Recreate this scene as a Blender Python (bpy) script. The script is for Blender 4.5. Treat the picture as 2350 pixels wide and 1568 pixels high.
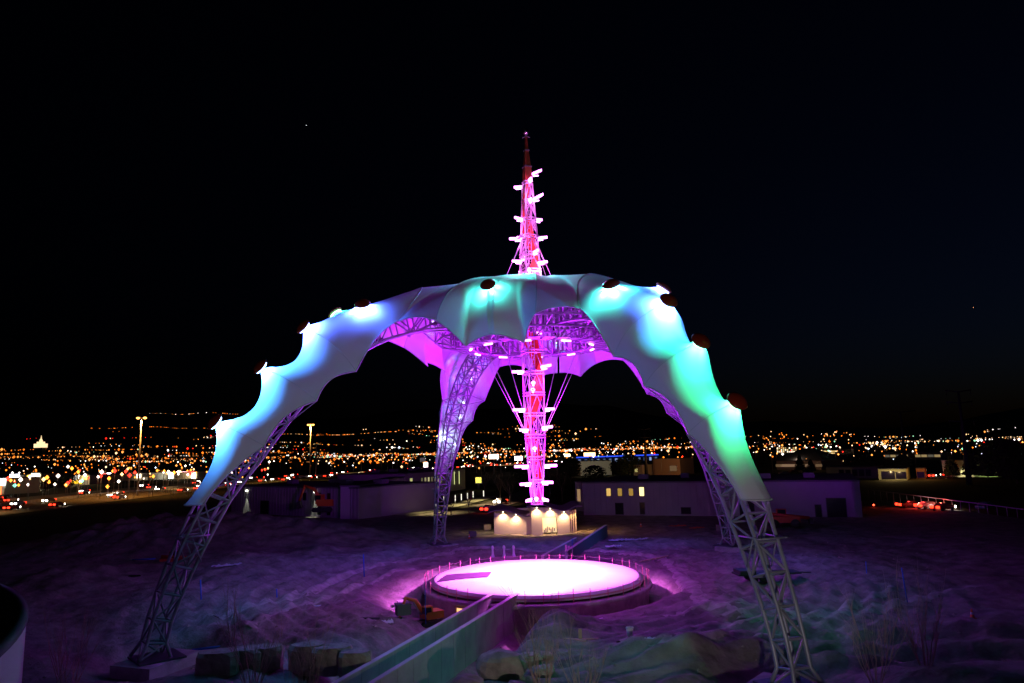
import bpy, math, random
from mathutils import Vector, Matrix, noise
R = math.radians
random.seed(7)
for o in list(bpy.data.objects): bpy.data.objects.remove(o)
S = bpy.context.scene
COL = S.collection
# ------------------------------------------------------------------ camera
CAM = Vector((0, 0, 13.7)); FPX = 1640.0
PITCH = math.atan(248 / FPX); ROLL = R(1.5)
cd = bpy.data.cameras.new('camera'); cam = bpy.data.objects.new('camera', cd); COL.objects.link(cam)
fw = Vector((0, math.cos(PITCH), math.sin(PITCH))); up0 = Vector((0, -math.sin(PITCH), math.cos(PITCH))); rt0 = Vector((1, 0, 0))
rt = rt0 * math.cos(ROLL) - up0 * math.sin(ROLL); up = rt0 * math.sin(ROLL) + up0 * math.cos(ROLL)
M = Matrix((rt, up, -fw)).transposed().to_4x4(); M.translation = CAM
cam.matrix_world = M
cd.sensor_width = 36; cd.lens = 36 * FPX / 2350; cd.clip_start = 0.5; cd.clip_end = 60000
S.camera = cam
# ------------------------------------------------------------------ sky, sun, exposure
SUN_EL, SUN_AZ = R(-4.8), R(60)
w = bpy.data.worlds.new('World'); S.world = w; w.use_nodes = True
nt = w.node_tree; bg = nt.nodes['Background']
sky = nt.nodes.new('ShaderNodeTexSky'); sky.sky_type = 'NISHITA'; sky.sun_disc = False
sky.sun_elevation = SUN_EL; sky.sun_rotation = SUN_AZ; sky.dust_density = 2.0; sky.ozone_density = 3.0
nt.links.new(sky.outputs[0], bg.inputs[0]); bg.inputs[1].default_value = 0.10
sl = bpy.data.lights.new('sun', 'SUN'); sl.energy = 0.004; sl.angle = R(12); sl.color = (0.75, 0.8, 1.0)
so = bpy.data.objects.new('sun', sl); COL.objects.link(so)
so.rotation_euler = Vector((0.3, 0.8, -0.6)).to_track_quat('-Z', 'Y').to_euler()
S.view_settings.view_transform = 'Standard'; S.view_settings.look = 'None'
S.view_settings.exposure = 0; S.view_settings.gamma = 1; S.view_settings.use_curve_mapping = False
S.render.engine = 'CYCLES'
S.cycles.max_bounces = 5; S.cycles.diffuse_bounces = 2; S.cycles.sample_clamp_indirect = 4

def lamp(kind, name, loc, col, e, size=0.1, to=None, cone=None, blend=0.5):
    l = bpy.data.lights.new(name, kind); l.energy = e; l.color = col
    l.shadow_soft_size = size
    if cone: l.spot_size = R(cone); l.spot_blend = blend
    o = bpy.data.objects.new(name, l); COL.objects.link(o); o.location = loc
    if to is not None: o.rotation_euler = (Vector(to) - Vector(loc)).to_track_quat('-Z', 'Y').to_euler()
    return o
# ------------------------------------------------------------------ helpers
def ray(px, py): return rt * ((px - 1175) / FPX) - up * ((py - 784) / FPX) + fw
def G(px, py, z=0.0):
    d = ray(px, py); return CAM + d * ((z - CAM.z) / d.z)
def GY(px, py, y):
    d = ray(px, py); return CAM + d * (y / d.y)
MATS = {}
def mat(name, c, rough=0.6, metal=0.0, var=0.0, scale=4.0, bump=0.0, bscale=20.0, emit=None, es=0.0, trans=0.0, sample=True, spec=0.5):
    if name in MATS: return MATS[name]
    m = bpy.data.materials.new(name); m.use_nodes = True; t = m.node_tree; b = t.nodes['Principled BSDF']
    b.inputs['Base Color'].default_value = (*c, 1); b.inputs['Roughness'].default_value = rough; b.inputs['Metallic'].default_value = metal
    b.inputs['Specular IOR Level'].default_value = spec
    tc = None
    if var or bump:
        tc = t.nodes.new('ShaderNodeTexCoord')
    if var:
        n = t.nodes.new('ShaderNodeTexNoise'); n.inputs['Scale'].default_value = scale; n.inputs['Detail'].default_value = 6
        t.links.new(tc.outputs['Object'], n.inputs['Vector'])
        r = t.nodes.new('ShaderNodeValToRGB')
        r.color_ramp.elements[0].position = 0.3; r.color_ramp.elements[1].position = 0.7
        r.color_ramp.elements[0].color = (*[x * (1 - var) for x in c], 1); r.color_ramp.elements[1].color = (*[min(1, x * (1 + var)) for x in c], 1)
        t.links.new(n.outputs[0], r.inputs[0]); t.links.new(r.outputs[0], b.inputs['Base Color'])
    if bump:
        n2 = t.nodes.new('ShaderNodeTexNoise'); n2.inputs['Scale'].default_value = bscale; n2.inputs['Detail'].default_value = 5
        t.links.new(tc.outputs['Object'], n2.inputs['Vector'])
        bp = t.nodes.new('ShaderNodeBump'); bp.inputs['Strength'].default_value = bump; bp.inputs['Distance'].default_value = 0.1
        t.links.new(n2.outputs[0], bp.inputs['Height']); t.links.new(bp.outputs[0], b.inputs['Normal'])
    if emit:
        b.inputs['Emission Color'].default_value = (*emit, 1); b.inputs['Emission Strength'].default_value = es
        if not sample: m.cycles.emission_sampling = 'NONE'
    if trans:
        tr = t.nodes.new('ShaderNodeBsdfTranslucent'); tr.inputs[0].default_value = (*c, 1)
        mx = t.nodes.new('ShaderNodeMixShader'); mx.inputs[0].default_value = trans
        o = t.nodes['Material Output']
        t.links.new(b.outputs[0], mx.inputs[1]); t.links.new(tr.outputs[0], mx.inputs[2]); t.links.new(mx.outputs[0], o.inputs[0])
    MATS[name] = m; return m
def glow(name, c, s, sample=False): return mat(name, (0.02, 0.02, 0.02), emit=c, es=s, sample=sample)

def tag(o, label=None, cat=None, group=None, kind=None):
    if label: o['label'] = label
    if cat: o['category'] = cat
    if group: o['group'] = group
    if kind: o['kind'] = kind
    return o
def empty(name, loc=(0, 0, 0), rz=0.0, parent=None):
    o = bpy.data.objects.new(name, None); COL.objects.link(o); o.location = loc; o.rotation_euler = (0, 0, rz)
    o.empty_display_size = 0.1
    if parent: o.parent = parent
    return o
class MB:
    def __init__(s): s.v = []; s.f = []; s.m = []; s.sm = []
    def add(s, vs, fs, mi=0, sm=False):
        n = len(s.v); s.v += [tuple(v) for v in vs]; s.f += [tuple(i + n for i in f) for f in fs]; s.m += [mi] * len(fs); s.sm += [sm] * len(fs); return s
    def box(s, c, d, rz=0.0, mi=0):
        x, y, z = [q / 2 for q in d]; cs, sn = math.cos(rz), math.sin(rz); vs = []
        for a in (-x, x):
            for b in (-y, y):
                for e in (-z, z): vs.append((c[0] + a * cs - b * sn, c[1] + a * sn + b * cs, c[2] + e))
        return s.add(vs, [(0, 1, 3, 2), (4, 6, 7, 5), (0, 4, 5, 1), (2, 3, 7, 6), (0, 2, 6, 4), (1, 5, 7, 3)], mi)
    def tube(s, pts, rad, n=6, mi=0, cap=True):
        pts = [Vector(p) for p in pts]; rs = rad if isinstance(rad, (list, tuple)) else [rad] * len(pts)
        vs = []; fs = []; u = None
        for i, p in enumerate(pts):
            d = (pts[min(i + 1, len(pts) - 1)] - pts[max(i - 1, 0)]).normalized()
            if u is None:
                u = d.orthogonal().normalized()
            u = (u - d * u.dot(d)).normalized(); v = d.cross(u)
            for k in range(n):
                a = 2 * math.pi * k / n; vs.append(p + (u * math.cos(a) + v * math.sin(a)) * rs[i])
            if i:
                for k in range(n): fs.append(((i - 1) * n + k, (i - 1) * n + (k + 1) % n, i * n + (k + 1) % n, i * n + k))
        if cap: fs.append(tuple(range(n))[::-1]); fs.append(tuple(range((len(pts) - 1) * n, len(pts) * n)))
        return s.add(vs, fs, mi, True)
    def lathe(s, prof, n=24, c=(0, 0, 0), mi=0, sm=True):
        vs = []; fs = []
        for i, (r, z) in enumerate(prof):
            for k in range(n):
                a = 2 * math.pi * k / n; vs.append((c[0] + r * math.cos(a), c[1] + r * math.sin(a), c[2] + z))
            if i:
                for k in range(n): fs.append(((i - 1) * n + k, (i - 1) * n + (k + 1) % n, i * n + (k + 1) % n, i * n + k))
        return s.add(vs, fs, mi, sm)
    def grid(s, rows, mi=0, sm=True, close=False):
        n = len(rows[0]); vs = [p for r in rows for p in r]; fs = []
        for i in range(len(rows) - 1):
            for k in range(n - 1): fs.append((i * n + k, i * n + k + 1, (i + 1) * n + k + 1, (i + 1) * n + k))
        return s.add(vs, fs, mi, sm)
    def mesh(s, name, mats):
        me = bpy.data.meshes.new(name); me.from_pydata(s.v, [], s.f)
        for m in (mats if isinstance(mats, (list, tuple)) else [mats]): me.materials.append(m)
        me.polygons.foreach_set('material_index', s.m); me.polygons.foreach_set('use_smooth', s.sm); me.update(); return me
    def build(s, name, mats, parent=None, loc=(0, 0, 0), rz=0.0):
        o = bpy.data.objects.new(name, s.mesh(name, mats)); COL.objects.link(o); o.location = loc; o.rotation_euler = (0, 0, rz)
        if parent: o.parent = parent
        return o
def inst(name, me, parent=None, loc=(0, 0, 0), rz=0.0, scale=None):
    o = bpy.data.objects.new(name, me); COL.objects.link(o); o.location = loc; o.rotation_euler = (0, 0, rz)
    if parent: o.parent = parent
    if scale: o.scale = scale
    return o
def smooth(a, b, x):
    t = max(0, min(1, (x - a) / (b - a))); return t * t * (3 - 2 * t)
# unit bar shared by every truss member
_bar = {}
def bar(name, a, b, rad, m, parent, n=6):
    key = (m.name, n)
    if key not in _bar: _bar[key] = MB().tube([(0, 0, 0), (0, 0, 1)], 1, n).mesh('bar', m)
    a = Vector(a); b = Vector(b); d = b - a
    o = bpy.data.objects.new(name, _bar[key]); COL.objects.link(o); o.parent = parent
    q = d.to_track_quat('Z', 'Y'); o.rotation_mode = 'QUATERNION'; o.rotation_quaternion = q; o.location = a; o.scale = (rad, rad, d.length)
    return o

C = Vector((2.2, 77.1, 0.0))            # centre of the claw
DC = Vector((1.9, 77.6, 0.0)); DR = 11.0  # dome
# ------------------------------------------------------------------ terrain
WL0, WL1 = Vector((-2.35, 68.2, 0)), Vector((-13.2, 36.0, 0))   # ramp walls
WR0, WR1 = Vector((-0.1, 67.7, 0)), Vector((-11.0, 36.0, 0))
def segd(p, a, b):
    ab = b - a; t = max(0, min(1, (p - a).dot(ab) / ab.dot(ab))); q = a + ab * t
    side = ab.x * (p - a).y - ab.y * (p - a).x
    return (p - q).length, side
def ground_z(x, y):
    p = Vector((x, y, 0))
    n = noise.noise(Vector((x * .09, y * .09, 1))) * .55 + noise.noise(Vector((x * .3, y * .3, 5))) * .28 + noise.noise(Vector((x * .9, y * .9, 9))) * .22
    act = smooth(150, 110, y) * smooth(75, 45, abs(x - 2))
    z = n * (.35 + .65 * act) * act
    # wheel ruts sweeping round the dome
    d = (p - DC); rr = d.length; a = math.atan2(d.y, d.x)
    z += .2 * math.sin(rr * 3.6 + 3 * noise.noise(Vector((x * .05, y * .05, 3)))) * smooth(14, 20, rr) * smooth(46, 30, rr) * act
    rt2 = x * .35 + (y - 50) * 1.0
    z += .32 * math.sin(rt2 * 1.7 + 4 * noise.noise(Vector((x * .07, y * .1, 8)))) * smooth(6, 14, x) * smooth(60, 50, y) * act
    for (mx, my, mr, mh) in ((10, 48, 6, 1.5), (-45, 125, 16, 3.2), (-62, 118, 18, 3.6), (-30, 120, 10, 1.8), (-28, 104, 4, 1.3), (30, 52, 7, .9), (-22, 62, 8, .8),
                             (-33, 72, 9, 1.1), (-36, 92, 10, 1.5), (22, 38, 6, 1.2), (17, 60, 5, .6), (-50, 84, 9, 1.6), (-14, 58, 4, .5), (3, 57, 4, 1.3)):
        q = ((x - mx) ** 2 + (y - my) ** 2) / mr ** 2
        if q < 4: z += mh * math.exp(-q * 1.6) * (1 + .35 * noise.noise(Vector((x * .5, y * .5, mr))))
    z = z * smooth(11.5, 15, rr)
    # trench round the front right of the dome
    fr = smooth(R(125), R(70), abs(((a + R(60) + math.pi) % (2 * math.pi)) - math.pi))
    z -= 1.9 * fr * smooth(15.6, 13.2, rr)
    z -= 1.6 * smooth(R(60), R(20), abs(((a + R(150) + math.pi) % (2 * math.pi)) - math.pi)) * smooth(19, 13.5, rr)
    # pit along the ramp walls
    for (A, B, lo) in ((WR0, WR1, -3.4), (WL0, WL1, -2.0)):
        dd, _ = segd(p, A, B)
        q = smooth(5.5, 1.6, dd) * smooth(34, 50, y)
        z = z * (1 - q) + lo * q
    # feet stand level
    for f in FEET:
        dd = math.hypot(x - f[0], y - f[1]); q = smooth(6, 3, dd); z = z * (1 - q) - .75 * q
    z += 0.6 * smooth(46, 36, y) * smooth(2, 10, x)
    return z
LEGS = [('front left', -137.8, 36.9), ('front right', -69.0, 36.5), ('back right', 41.3, 35.3), ('back left', 112.8, 35.5)]
FEET = [(C.x + r * math.cos(R(a)), C.y + r * math.sin(R(a))) for _, a, r in LEGS]
dirt = mat('dirt', (.23, .20, .18), .95, var=.45, scale=.5, bump=1.0, bscale=1.6, spec=.1)
for n_ in dirt.node_tree.nodes:
    if n_.type == 'BUMP': n_.inputs['Distance'].default_value = .2
    if n_.type == 'TEX_NOISE': n_.inputs['Detail'].default_value = 10; n_.inputs['Roughness'].default_value = .55
mb = MB(); rows = []
y = 18.0
ys = []
while y < 170: ys.append(y); y += .38 + max(0, (y - 60)) * .008
for yy in ys:
    rows.append([(x, yy, ground_z(x, yy)) for x in [-85 + i * .62 for i in range(275)]])
mb.grid(rows); tag(mb.build('ground', dirt), kind='structure')
track_m = mat('packed_dirt', (.36, .32, .29), .95, var=.35, scale=1.1, bump=.8, bscale=3, spec=.1)
def track(pts, wd):
    P = [G(*p) for p in pts]; L = []
    for i in range(len(P) - 1):
        p0, p1, p2, p3 = P[max(0, i - 1)], P[i], P[i + 1], P[min(len(P) - 1, i + 2)]; n = max(4, int((p2 - p1).length / .8))
        for k in range(n):
            t = k / n; L.append(.5 * (2 * p1 + (p2 - p0) * t + (2 * p0 - 5 * p1 + 4 * p2 - p3) * t * t + (3 * p1 - p0 - 3 * p2 + p3) * t ** 3))
    rows = []
    for i, p in enumerate(L):
        d = L[min(i + 1, len(L) - 1)] - L[max(0, i - 1)]; d.z = 0; d.normalize(); nn = Vector((-d.y, d.x, 0)); row = []
        for j in range(7):
            o_ = (j / 6 - .5) * wd * (1 + .3 * noise.noise(Vector((i * .15, wd, j * .3)))); q = p + nn * o_; e = abs(j - 3) / 3
            row.append((q.x, q.y, ground_z(q.x, q.y) + .10 - .16 * e ** 4 - (.07 if j in (1, 5) else 0)))
        rows.append(row)
    m_ = MB(); m_.grid(rows); tag(m_.build('dirt_track', track_m), kind='structure')
track([(500, 1440), (600, 1398), (700, 1358), (800, 1318), (900, 1290), (1000, 1276), (1075, 1262)], 2.4)
track([(560, 1460), (680, 1400), (780, 1355), (880, 1322), (960, 1305)], 1.6)
track([(1080, 1262), (1300, 1262), (1480, 1276), (1560, 1310), (1590, 1350), (1620, 1400), (1720, 1440)], 2.2)
track([(1530, 1425), (1700, 1408), (1850, 1415), (1990, 1395), (2130, 1365), (2250, 1345)], 2.0)
track([(1420, 1490), (1600, 1455), (1750, 1438), (1900, 1405), (2060, 1350)], 1.4)
track([(1500, 1530), (1650, 1500), (1800, 1462)], 1.2)
# far plain and hills: one polar sheet
RIDGE = [(-55, 60), (-36, 62), (-31, 88), (-26, 92), (-19, 86), (-14, 82), (-8, 100), (-2, 96), (3, 102), (7, 92), (12, 66), (16, 48), (19, 47), (22, 44), (25, 30), (28, 26), (31, 36), (36, 58), (55, 50)]
def ridge_px(az):
    for (a, p), (b, q) in zip(RIDGE, RIDGE[1:]):
        if a <= az <= b:
            t = (az - a) / (b - a); t = t * t * (3 - 2 * t); return p + (q - p) * t
    return 50
def far_z(x, y):
    d = math.hypot(x, y); az = math.degrees(math.atan2(x, y))
    top = ridge_px(az) / FPX * 9500 + noise.noise(Vector((az * .5, 0, 0))) * 22
    foot = 2100 + 500 * smooth(-12, -4, az) - 1200 * smooth(12, 18, az)
    t = max(0, min(1, (d - foot) / (9500 - foot)))
    h = top * (t ** 1.5) * (1 + .1 * noise.noise(Vector((x * .0008, y * .0008, 2))))
    if az < -10: h += 16 * smooth(1200, 2400, d) * smooth(-10, -20, az)
    return h
rows = []
ds = [150, 165, 200, 300, 500, 800, 1200, 1600, 2000, 2400, 2800, 3300, 3900, 4600, 5400, 6300, 7300, 8300, 9000, 9500, 10500, 14000]
for d in ds:
    row = []
    for i in range(181):
        az = -60 + i * 120 / 180; x, y = d * math.sin(R(az)), d * math.cos(R(az))
        z = far_z(x, y) if d < 10000 else far_z(x * .9, y * .9) - (d - 9500) * .2
        row.append((x, y, z - (.06 if d < 2000 else 0)))
    rows.append(row)
scrub = mat('dark_scrub', (.055, .05, .035), .95, var=.5, scale=.02, spec=.05)
mb = MB(); mb.grid(rows); tag(mb.build('hills', scrub), kind='structure')
# wide base sheet under everything
mb = MB(); mb.add([(-900, -120, -.12), (900, -120, -.12), (900, 17.9, -.12), (-900, 17.9, -.12)], [(0, 1, 2, 3)])
mb.add([(-900, 17.9, -.12), (-84.9, 17.9, -.12), (-84.9, 172, -.12), (-900, 172, -.12)], [(0, 1, 2, 3)])
mb.add([(84.5, 17.9, -.12), (900, 17.9, -.12), (900, 172, -.12), (84.5, 172, -.12)], [(0, 1, 2, 3)])
tag(mb.build('field', scrub), kind='structure')

# ================================================================== THE CLAW
fabric = mat('membrane_fabric', (.78, .77, .76), .55, bump=.05, bscale=.8, trans=.03, spec=.3)
piping = mat('membrane_edge', (.6, .6, .6), .5)
steel = mat('grey_steel', (.33, .35, .36), .45, .3, var=.15, scale=1.5)
concrete = mat('concrete', (.36, .35, .33), .85, var=.25, scale=1.2, bump=.3, bscale=8)
orange = mat('orange_disc', (.24, .025, .008), .3, spec=.35)
claw = empty('claw_structure', C)
tag(claw, 'giant four legged white membrane canopy arching over the round dome', 'canopy structure')
def LF(az, mir=1):
    a = R(az); d = Vector((math.cos(a), math.sin(a), 0)); n = Vector((-d.y, d.x, 0)) * mir
    return lambda r, t, z: d * r + n * t + Vector((0, 0, z))
def qb(p, k, e, s): return p * (1 - s) ** 2 + k * (2 * s * (1 - s)) + e * s * s
def V3(*a): return Vector(a)
NODES = [((26.1, 0, 24.0), (23.3, 3.0, 20.5)), ((29.7, 0, 20.4), (26.5, 2.4, 18.0)), ((33.1, 0, 16.0), (30.3, 1.6, 14.4)), ((35.6, 0, 10.3), (34.6, 1.0, 10.35))]
PEAKS = [((22.2, 2.3, 26.4), .7), ((26.1, 0, 24.0), .5), ((29.7, 0, 20.4), .5), ((33.1, 0, 16.0), .5)]
SEAM_P, SEAM_K, SEAM_E = V3(14.5, 0, 29.4), V3(16.3, 3.0, 28.6), V3(19.9, 4.0, 24.9)
NV = 22
def kp(P, E):   # cross-section control point
    q = P + (E - P) * .22; return V3(q.x, E.y * 1.0, q.z)
def leg_half():
    """stations in leg coordinates (r, t, z), t >= 0"""
    st = []
    # seam -> first node
    A = (SEAM_P, SEAM_K, SEAM_E); Mi = (V3(21.2, 0, 26.9), V3(20.9, 3.4, 26.9), V3(21.9, 3.75, 23.2))
    P0, E0 = V3(*NODES[0][0]), V3(*NODES[0][1]); B = (P0, kp(P0, E0), E0)
    n = 20
    for i in range(n):
        s = i / n; row = []
        Pt = []
        for j in range(3):
            # quadratic through three
            p = A[j] * ((1 - s) * (1 - 2 * s)) + Mi[j] * (4 * s * (1 - s)) + B[j] * (s * (2 * s - 1))
            Pt.append(p)
        dip = .35 * (1 - abs(2 * min(1, s * 1.35) - 1) ** 1.8) if s < .74 else 0
        Pt[0] = Pt[0] - V3(.3, 0, .8) * dip
        Pt[1] = Pt[1] - V3(.3, 0, .8) * dip * .7
        st.append([qb(Pt[0], Pt[1], Pt[2], k / NV) for k in range(NV + 1)])
    for i in range(3):
        Pa, Ea = [V3(*q) for q in NODES[i]]; Pb, Eb = [V3(*q) for q in NODES[i + 1]]
        dv = (Pb - Pa).normalized(); nout = V3(-dv.z, 0, dv.x)
        if nout.x < 0: nout = -nout
        last = i == 2; n = 16
        for s_ in range(n + (1 if last else 0)):
            s = s_ / n; g = 1 - abs(2 * s - 1) ** 1.9
            sag = (1.0, 1.05, .55)[i]
            P = Pa.lerp(Pb, s) - nout * sag * g
            E = Ea.lerp(Eb, s) + (nout * .75 + V3(0, -.10, 0)) * g * (.95, 1.0, .55)[i]
            st.append([qb(P, kp(P, E), E, k / NV) for k in range(NV + 1)])
    return st
HALF = leg_half()
_q = min((p for st in HALF for p in st), key=lambda p: (p - V3(*PEAKS[0][0])).length); PEAKS[0] = ((_q.x, _q.y, _q.z), PEAKS[0][1])
def peaked(p, mir):
    off = Vector((0, 0, 0))
    for (c, h) in PEAKS:
        for sgn in ((1, -1) if c[1] else (1,)):
            cc = V3(c[0], c[1] * sgn, c[2]); d = (p - cc)
            dd = d.length
            if dd < 4:
                nn = V3(.45, sgn * .45 if c[1] else 0, .8).normalized() if c[1] else V3(.8, 0, .55).normalized()
                d2 = (d - nn * d.dot(nn)).length
                off += nn * h * math.exp(-(max(0, d2 - .42) / .85) ** 1.1)
    return p + off
def body_half(half):
    sc = half / 35.3
    def pol(Rr, ph, z):  # in leg coordinates
        a = R(ph * sc); Rr = Rr * (1 - (.30 if half > 40 else 0) * smooth(10, 23, ph)); return V3(Rr * math.cos(a), Rr * math.sin(a), z)
    # boundary points and control points
    bd = []
    for k in range(11):
        s = k / 10; e = qb(SEAM_P, SEAM_K, SEAM_E, s); rr = math.hypot(e.x, e.y); ph = math.degrees(math.atan2(e.y, e.x))
        bd.append((V3(e.x, e.y, e.z), V3(*(pol(8.5 + 5.5 * s, ph * .7 / sc, 30.6 + .3 * s))), ph / sc))
    B1 = (SEAM_E, pol(14, 9 , 30.9)); B2 = (pol(19.5, 21.7, 24.7), pol(16.5, 19.5, 30.8))
    for k in range(1, 9):
        s = k / 8; e = SEAM_E.lerp(B2[0], s) + V3(0, 0, .35) * 4 * s * (1 - s)
        bd.append((e, B1[1].lerp(B2[1], s) - V3(0, 0, .5) * 4 * s * (1 - s), 11.4 + (21.7 - 11.4) * s))
    nb = len(bd)
    tipE = pol(16.2, 25.0, 22.8); lk = pol(21.0, 35.3, 30.6); tk = pol(18.5, 25.5, 30.4)
    for k in range(1, 11):
        s = k / 10; m = pol(18.4, 23.6, 24.2); e = qb(B2[0], m, tipE, s)
        bd.append((e, B2[1].lerp(tk, s), 21.7 + 6.3 * s))
    for k in range(1, 11):
        s = k / 10; e = pol(16.2 + .8 * s, 25.0 + 10.3 * s, 22.8 + .75 * (1 - (1 - s) ** 2))
        bd.append((e, tk.lerp(lk, s), 28.0 + 7.3 * s))
    st = []
    for e, k_, ph in bd:
        hb = pol(1.7, ph, 31.4)
        es = e
        if ph > 21.75:
            q_ = (ph - 21.7) / 13.6; es = pol(19.5 - .5 * q_, ph, 24.7 - .1 * q_)
            k_ = pol(16.5 + 1.2 * q_, 19.5 + 15.8 * q_, 30.8 - .2 * q_)
        st.append([qb(hb, k_, es, j / 26) + (e - es) * (j / 26) ** 3.5 for j in range(27)])
    # lobe pustule cone
    cc = pol(16.9, 35.3, 27.8); ax = pol(1, 35.3, 0); nn = (ax * .8 + V3(0, 0, .6)).normalized()
    for i in range(nb, len(st)):
        for j in range(27):
            d = st[i][j] - cc
            if d.length < 5:
                st[i][j] = st[i][j] + nn * .55 * math.exp(-(max(0, (d - nn * d.dot(nn)).length - .4) / 1.0) ** 1.15)
    qq = min((p for p in st[-1]), key=lambda p: (p - cc).length)
    return st, nb, qq + nn * .04, nn
puslist = []
lobes = {}
for li, (nm, az, rf) in enumerate(LEGS):
    for mir in (1, -1):
        f = LF(az, mir)
        front = (li in (0, 2) and mir == 1) or (li in (1, 3) and mir == -1)
        half = 35.3 if front else 54.7
        rows = [[f(*peaked(p, mir)) for p in st] for st in HALF]
        if mir == 1: keep = rows
        else:
            full = [list(reversed(rb))[:-1] + ra for ra, rb in zip(keep, rows)]
            lm_ = MB(); lm_.grid(full); lo = lm_.build('leg_membrane', fabric, claw)
            ed = MB()
            for col in (0, -1): ed.tube([r[col] for r in full], .055, 5)
            ed.tube(full[0], .05, 5); ed.tube(full[-1], .06, 5)
            ed.build('edge_cable', piping, lo)
            sm_ = MB()
            for q in (20, 36, 52): sm_.tube(full[q], .022, 4)
            sm_.build('seam', piping, lo)
        st, nb, cc, nn = body_half(half)
        rows = [[f(*p) for p in s] for s in st]
        b_ = MB(); b_.grid(rows[:nb]); bo = b_.build('band_membrane', fabric, claw)
        e_ = MB(); e_.tube([s[-1] for s in rows[10:nb]], .055, 5); e_.tube(rows[nb - 1], .05, 5); e_.build('edge_cable', piping, bo)
        axis = round((az + mir * half) % 360)
        lobes.setdefault(axis, []).append((rows[nb - 1:], f(*cc), f(*nn)))
lob = {}
for ax, l in sorted(lobes.items()):
    m_ = [k for k in lob if abs((k - ax + 180) % 360 - 180) < 4]
    if m_: lob[m_[0]] += l
    else: lob[ax] = list(l)
LOBEP = []
for ax, l in lob.items():
    mb_ = MB()
    for rows, c_, n_ in l: mb_.grid(rows)
    lo = mb_.build('lobe_membrane', fabric, claw); e_ = MB()
    for rows, c_, n_ in l: e_.tube([s[-1] for s in rows], .055, 5)
    e_.build('edge_cable', piping, lo)
    LOBEP.append((ax, l[0][1], l[0][2]))
# ---- orange pustules with their light rings
disc_prof = [(.001, .34), (.25, .32), (.48, .24), (.66, .1), (.72, 0), (.66, -.07), (.3, -.12), (.001, -.12)]
disc_me = MB().lathe(disc_prof, 28).mesh('pustule', orange)
CB, CA, CT, CG, CGT, CV = (.06, .14, 1), (.05, .30, 1), (.05, 1, .84), (.02, .9, .30), (.02, .9, .52), (.30, .18, 1)
rings = {}
def ring_me(c):
    if c not in rings:
        pr = [(.52 + .05 * math.cos(t * math.pi / 4), -.16 + .04 * math.sin(t * math.pi / 4)) for t in range(9)]
        rings[c] = MB().lathe(pr, 24).mesh('light_ring', glow('ring_glow_%d' % len(rings), tuple(min(1, x + .25) for x in c), 14))
    return rings[c]
def pustule(pos, nrm, c, e=4200, gap=.16):
    o = inst('pustule', disc_me, claw, pos + nrm * gap); o.rotation_mode = 'QUATERNION'; o.rotation_quaternion = nrm.to_track_quat('Z', 'Y')
    rg = inst('light_ring', ring_me(c), o)
    st = MB().tube([(0, 0, -.22), (0, 0, -.1)], .05, 6).build('stalk', steel, o)
    wp = C + pos + nrm * (gap - .20)
    # four small lamps round the underside of the disc
    a = nrm.orthogonal().normalized(); b = nrm.cross(a)
    for k in range(5):
        q = a * math.cos(k * 1.2566) + b * math.sin(k * 1.2566)
        lamp('SPOT', 'pustule_lamp', wp + q * .78 + nrm * .16, c, e * (1.3 if c[1] > .8 else 1.45) / 5, .12, wp + q * .84 - nrm * 1.3, 132 if c[1] > .8 else 156, .95)
COLS = {0: [CB, (CG), CB, CA, CA], 1: [CT, CB, (.05, .20, 1), CGT, CG], 2: [CV, CV, CB, CB, CB], 3: [CB, CB, CB, CB, CB]}
for li, (nm, az, rf) in enumerate(LEGS):
    cs = COLS[li]
    near = 1 if li in (0, 2) else -1
    f = LF(az, near)
    tn = V3(.45, .45, .8).normalized()
    p = V3(*PEAKS[0][0]) + tn * (PEAKS[0][1] + .02)
    pustule(f(*p), f(*tn), cs[0]); f2 = LF(az, -near); pustule(f2(*p), f2(*tn), cs[1], 3200 if li == 0 else 2300)
    for k, (c_, h) in enumerate(PEAKS[1:]):
        n3 = V3(.8, 0, .55).normalized(); p = V3(*c_) + n3 * (h + .02)
        pustule(f(*p), f(*n3), cs[2 + k], (5600, 3000, 3600)[k] if li == 1 else 4200)
for ax, c_, n_ in LOBEP:
    pustule(c_, n_, CT, 1900)
pustule(V3(-5.4, -1.0, 31.2), V3(-.1, -.15, 1).normalized(), (.1, .8, 1), 1200)

# ---- leg trusses
PATH = [(36.1, .12), (35.7, 2.6), (34.7, 6.0), (33.5, 9.2), (32.1, 12.4), (30.4, 15.6), (28.3, 18.6), (25.8, 21.3), (22.6, 23.7), (19.0, 25.5), (15.0, 26.7), (11.0, 27.2), (7.4, 27.4)]
def path_at(s):   # s 0..len-1, catmull
    i = min(int(s), len(PATH) - 2); t = s - i
    p = [V3(PATH[max(0, min(len(PATH) - 1, k))][0], 0, PATH[max(0, min(len(PATH) - 1, k))][1]) for k in (i - 1, i, i + 1, i + 2)]
    pos = .5 * ((2 * p[1]) + (p[2] - p[0]) * t + (2 * p[0] - 5 * p[1] + 4 * p[2] - p[3]) * t * t + (3 * p[1] - p[0] - 3 * p[2] + p[3]) * t ** 3)
    tan = .5 * ((p[2] - p[0]) + 2 * (2 * p[0] - 5 * p[1] + 4 * p[2] - p[3]) * t + 3 * (3 * p[1] - p[0] - 3 * p[2] + p[3]) * t * t)
    return pos, tan.normalized()
nind = 0
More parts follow.
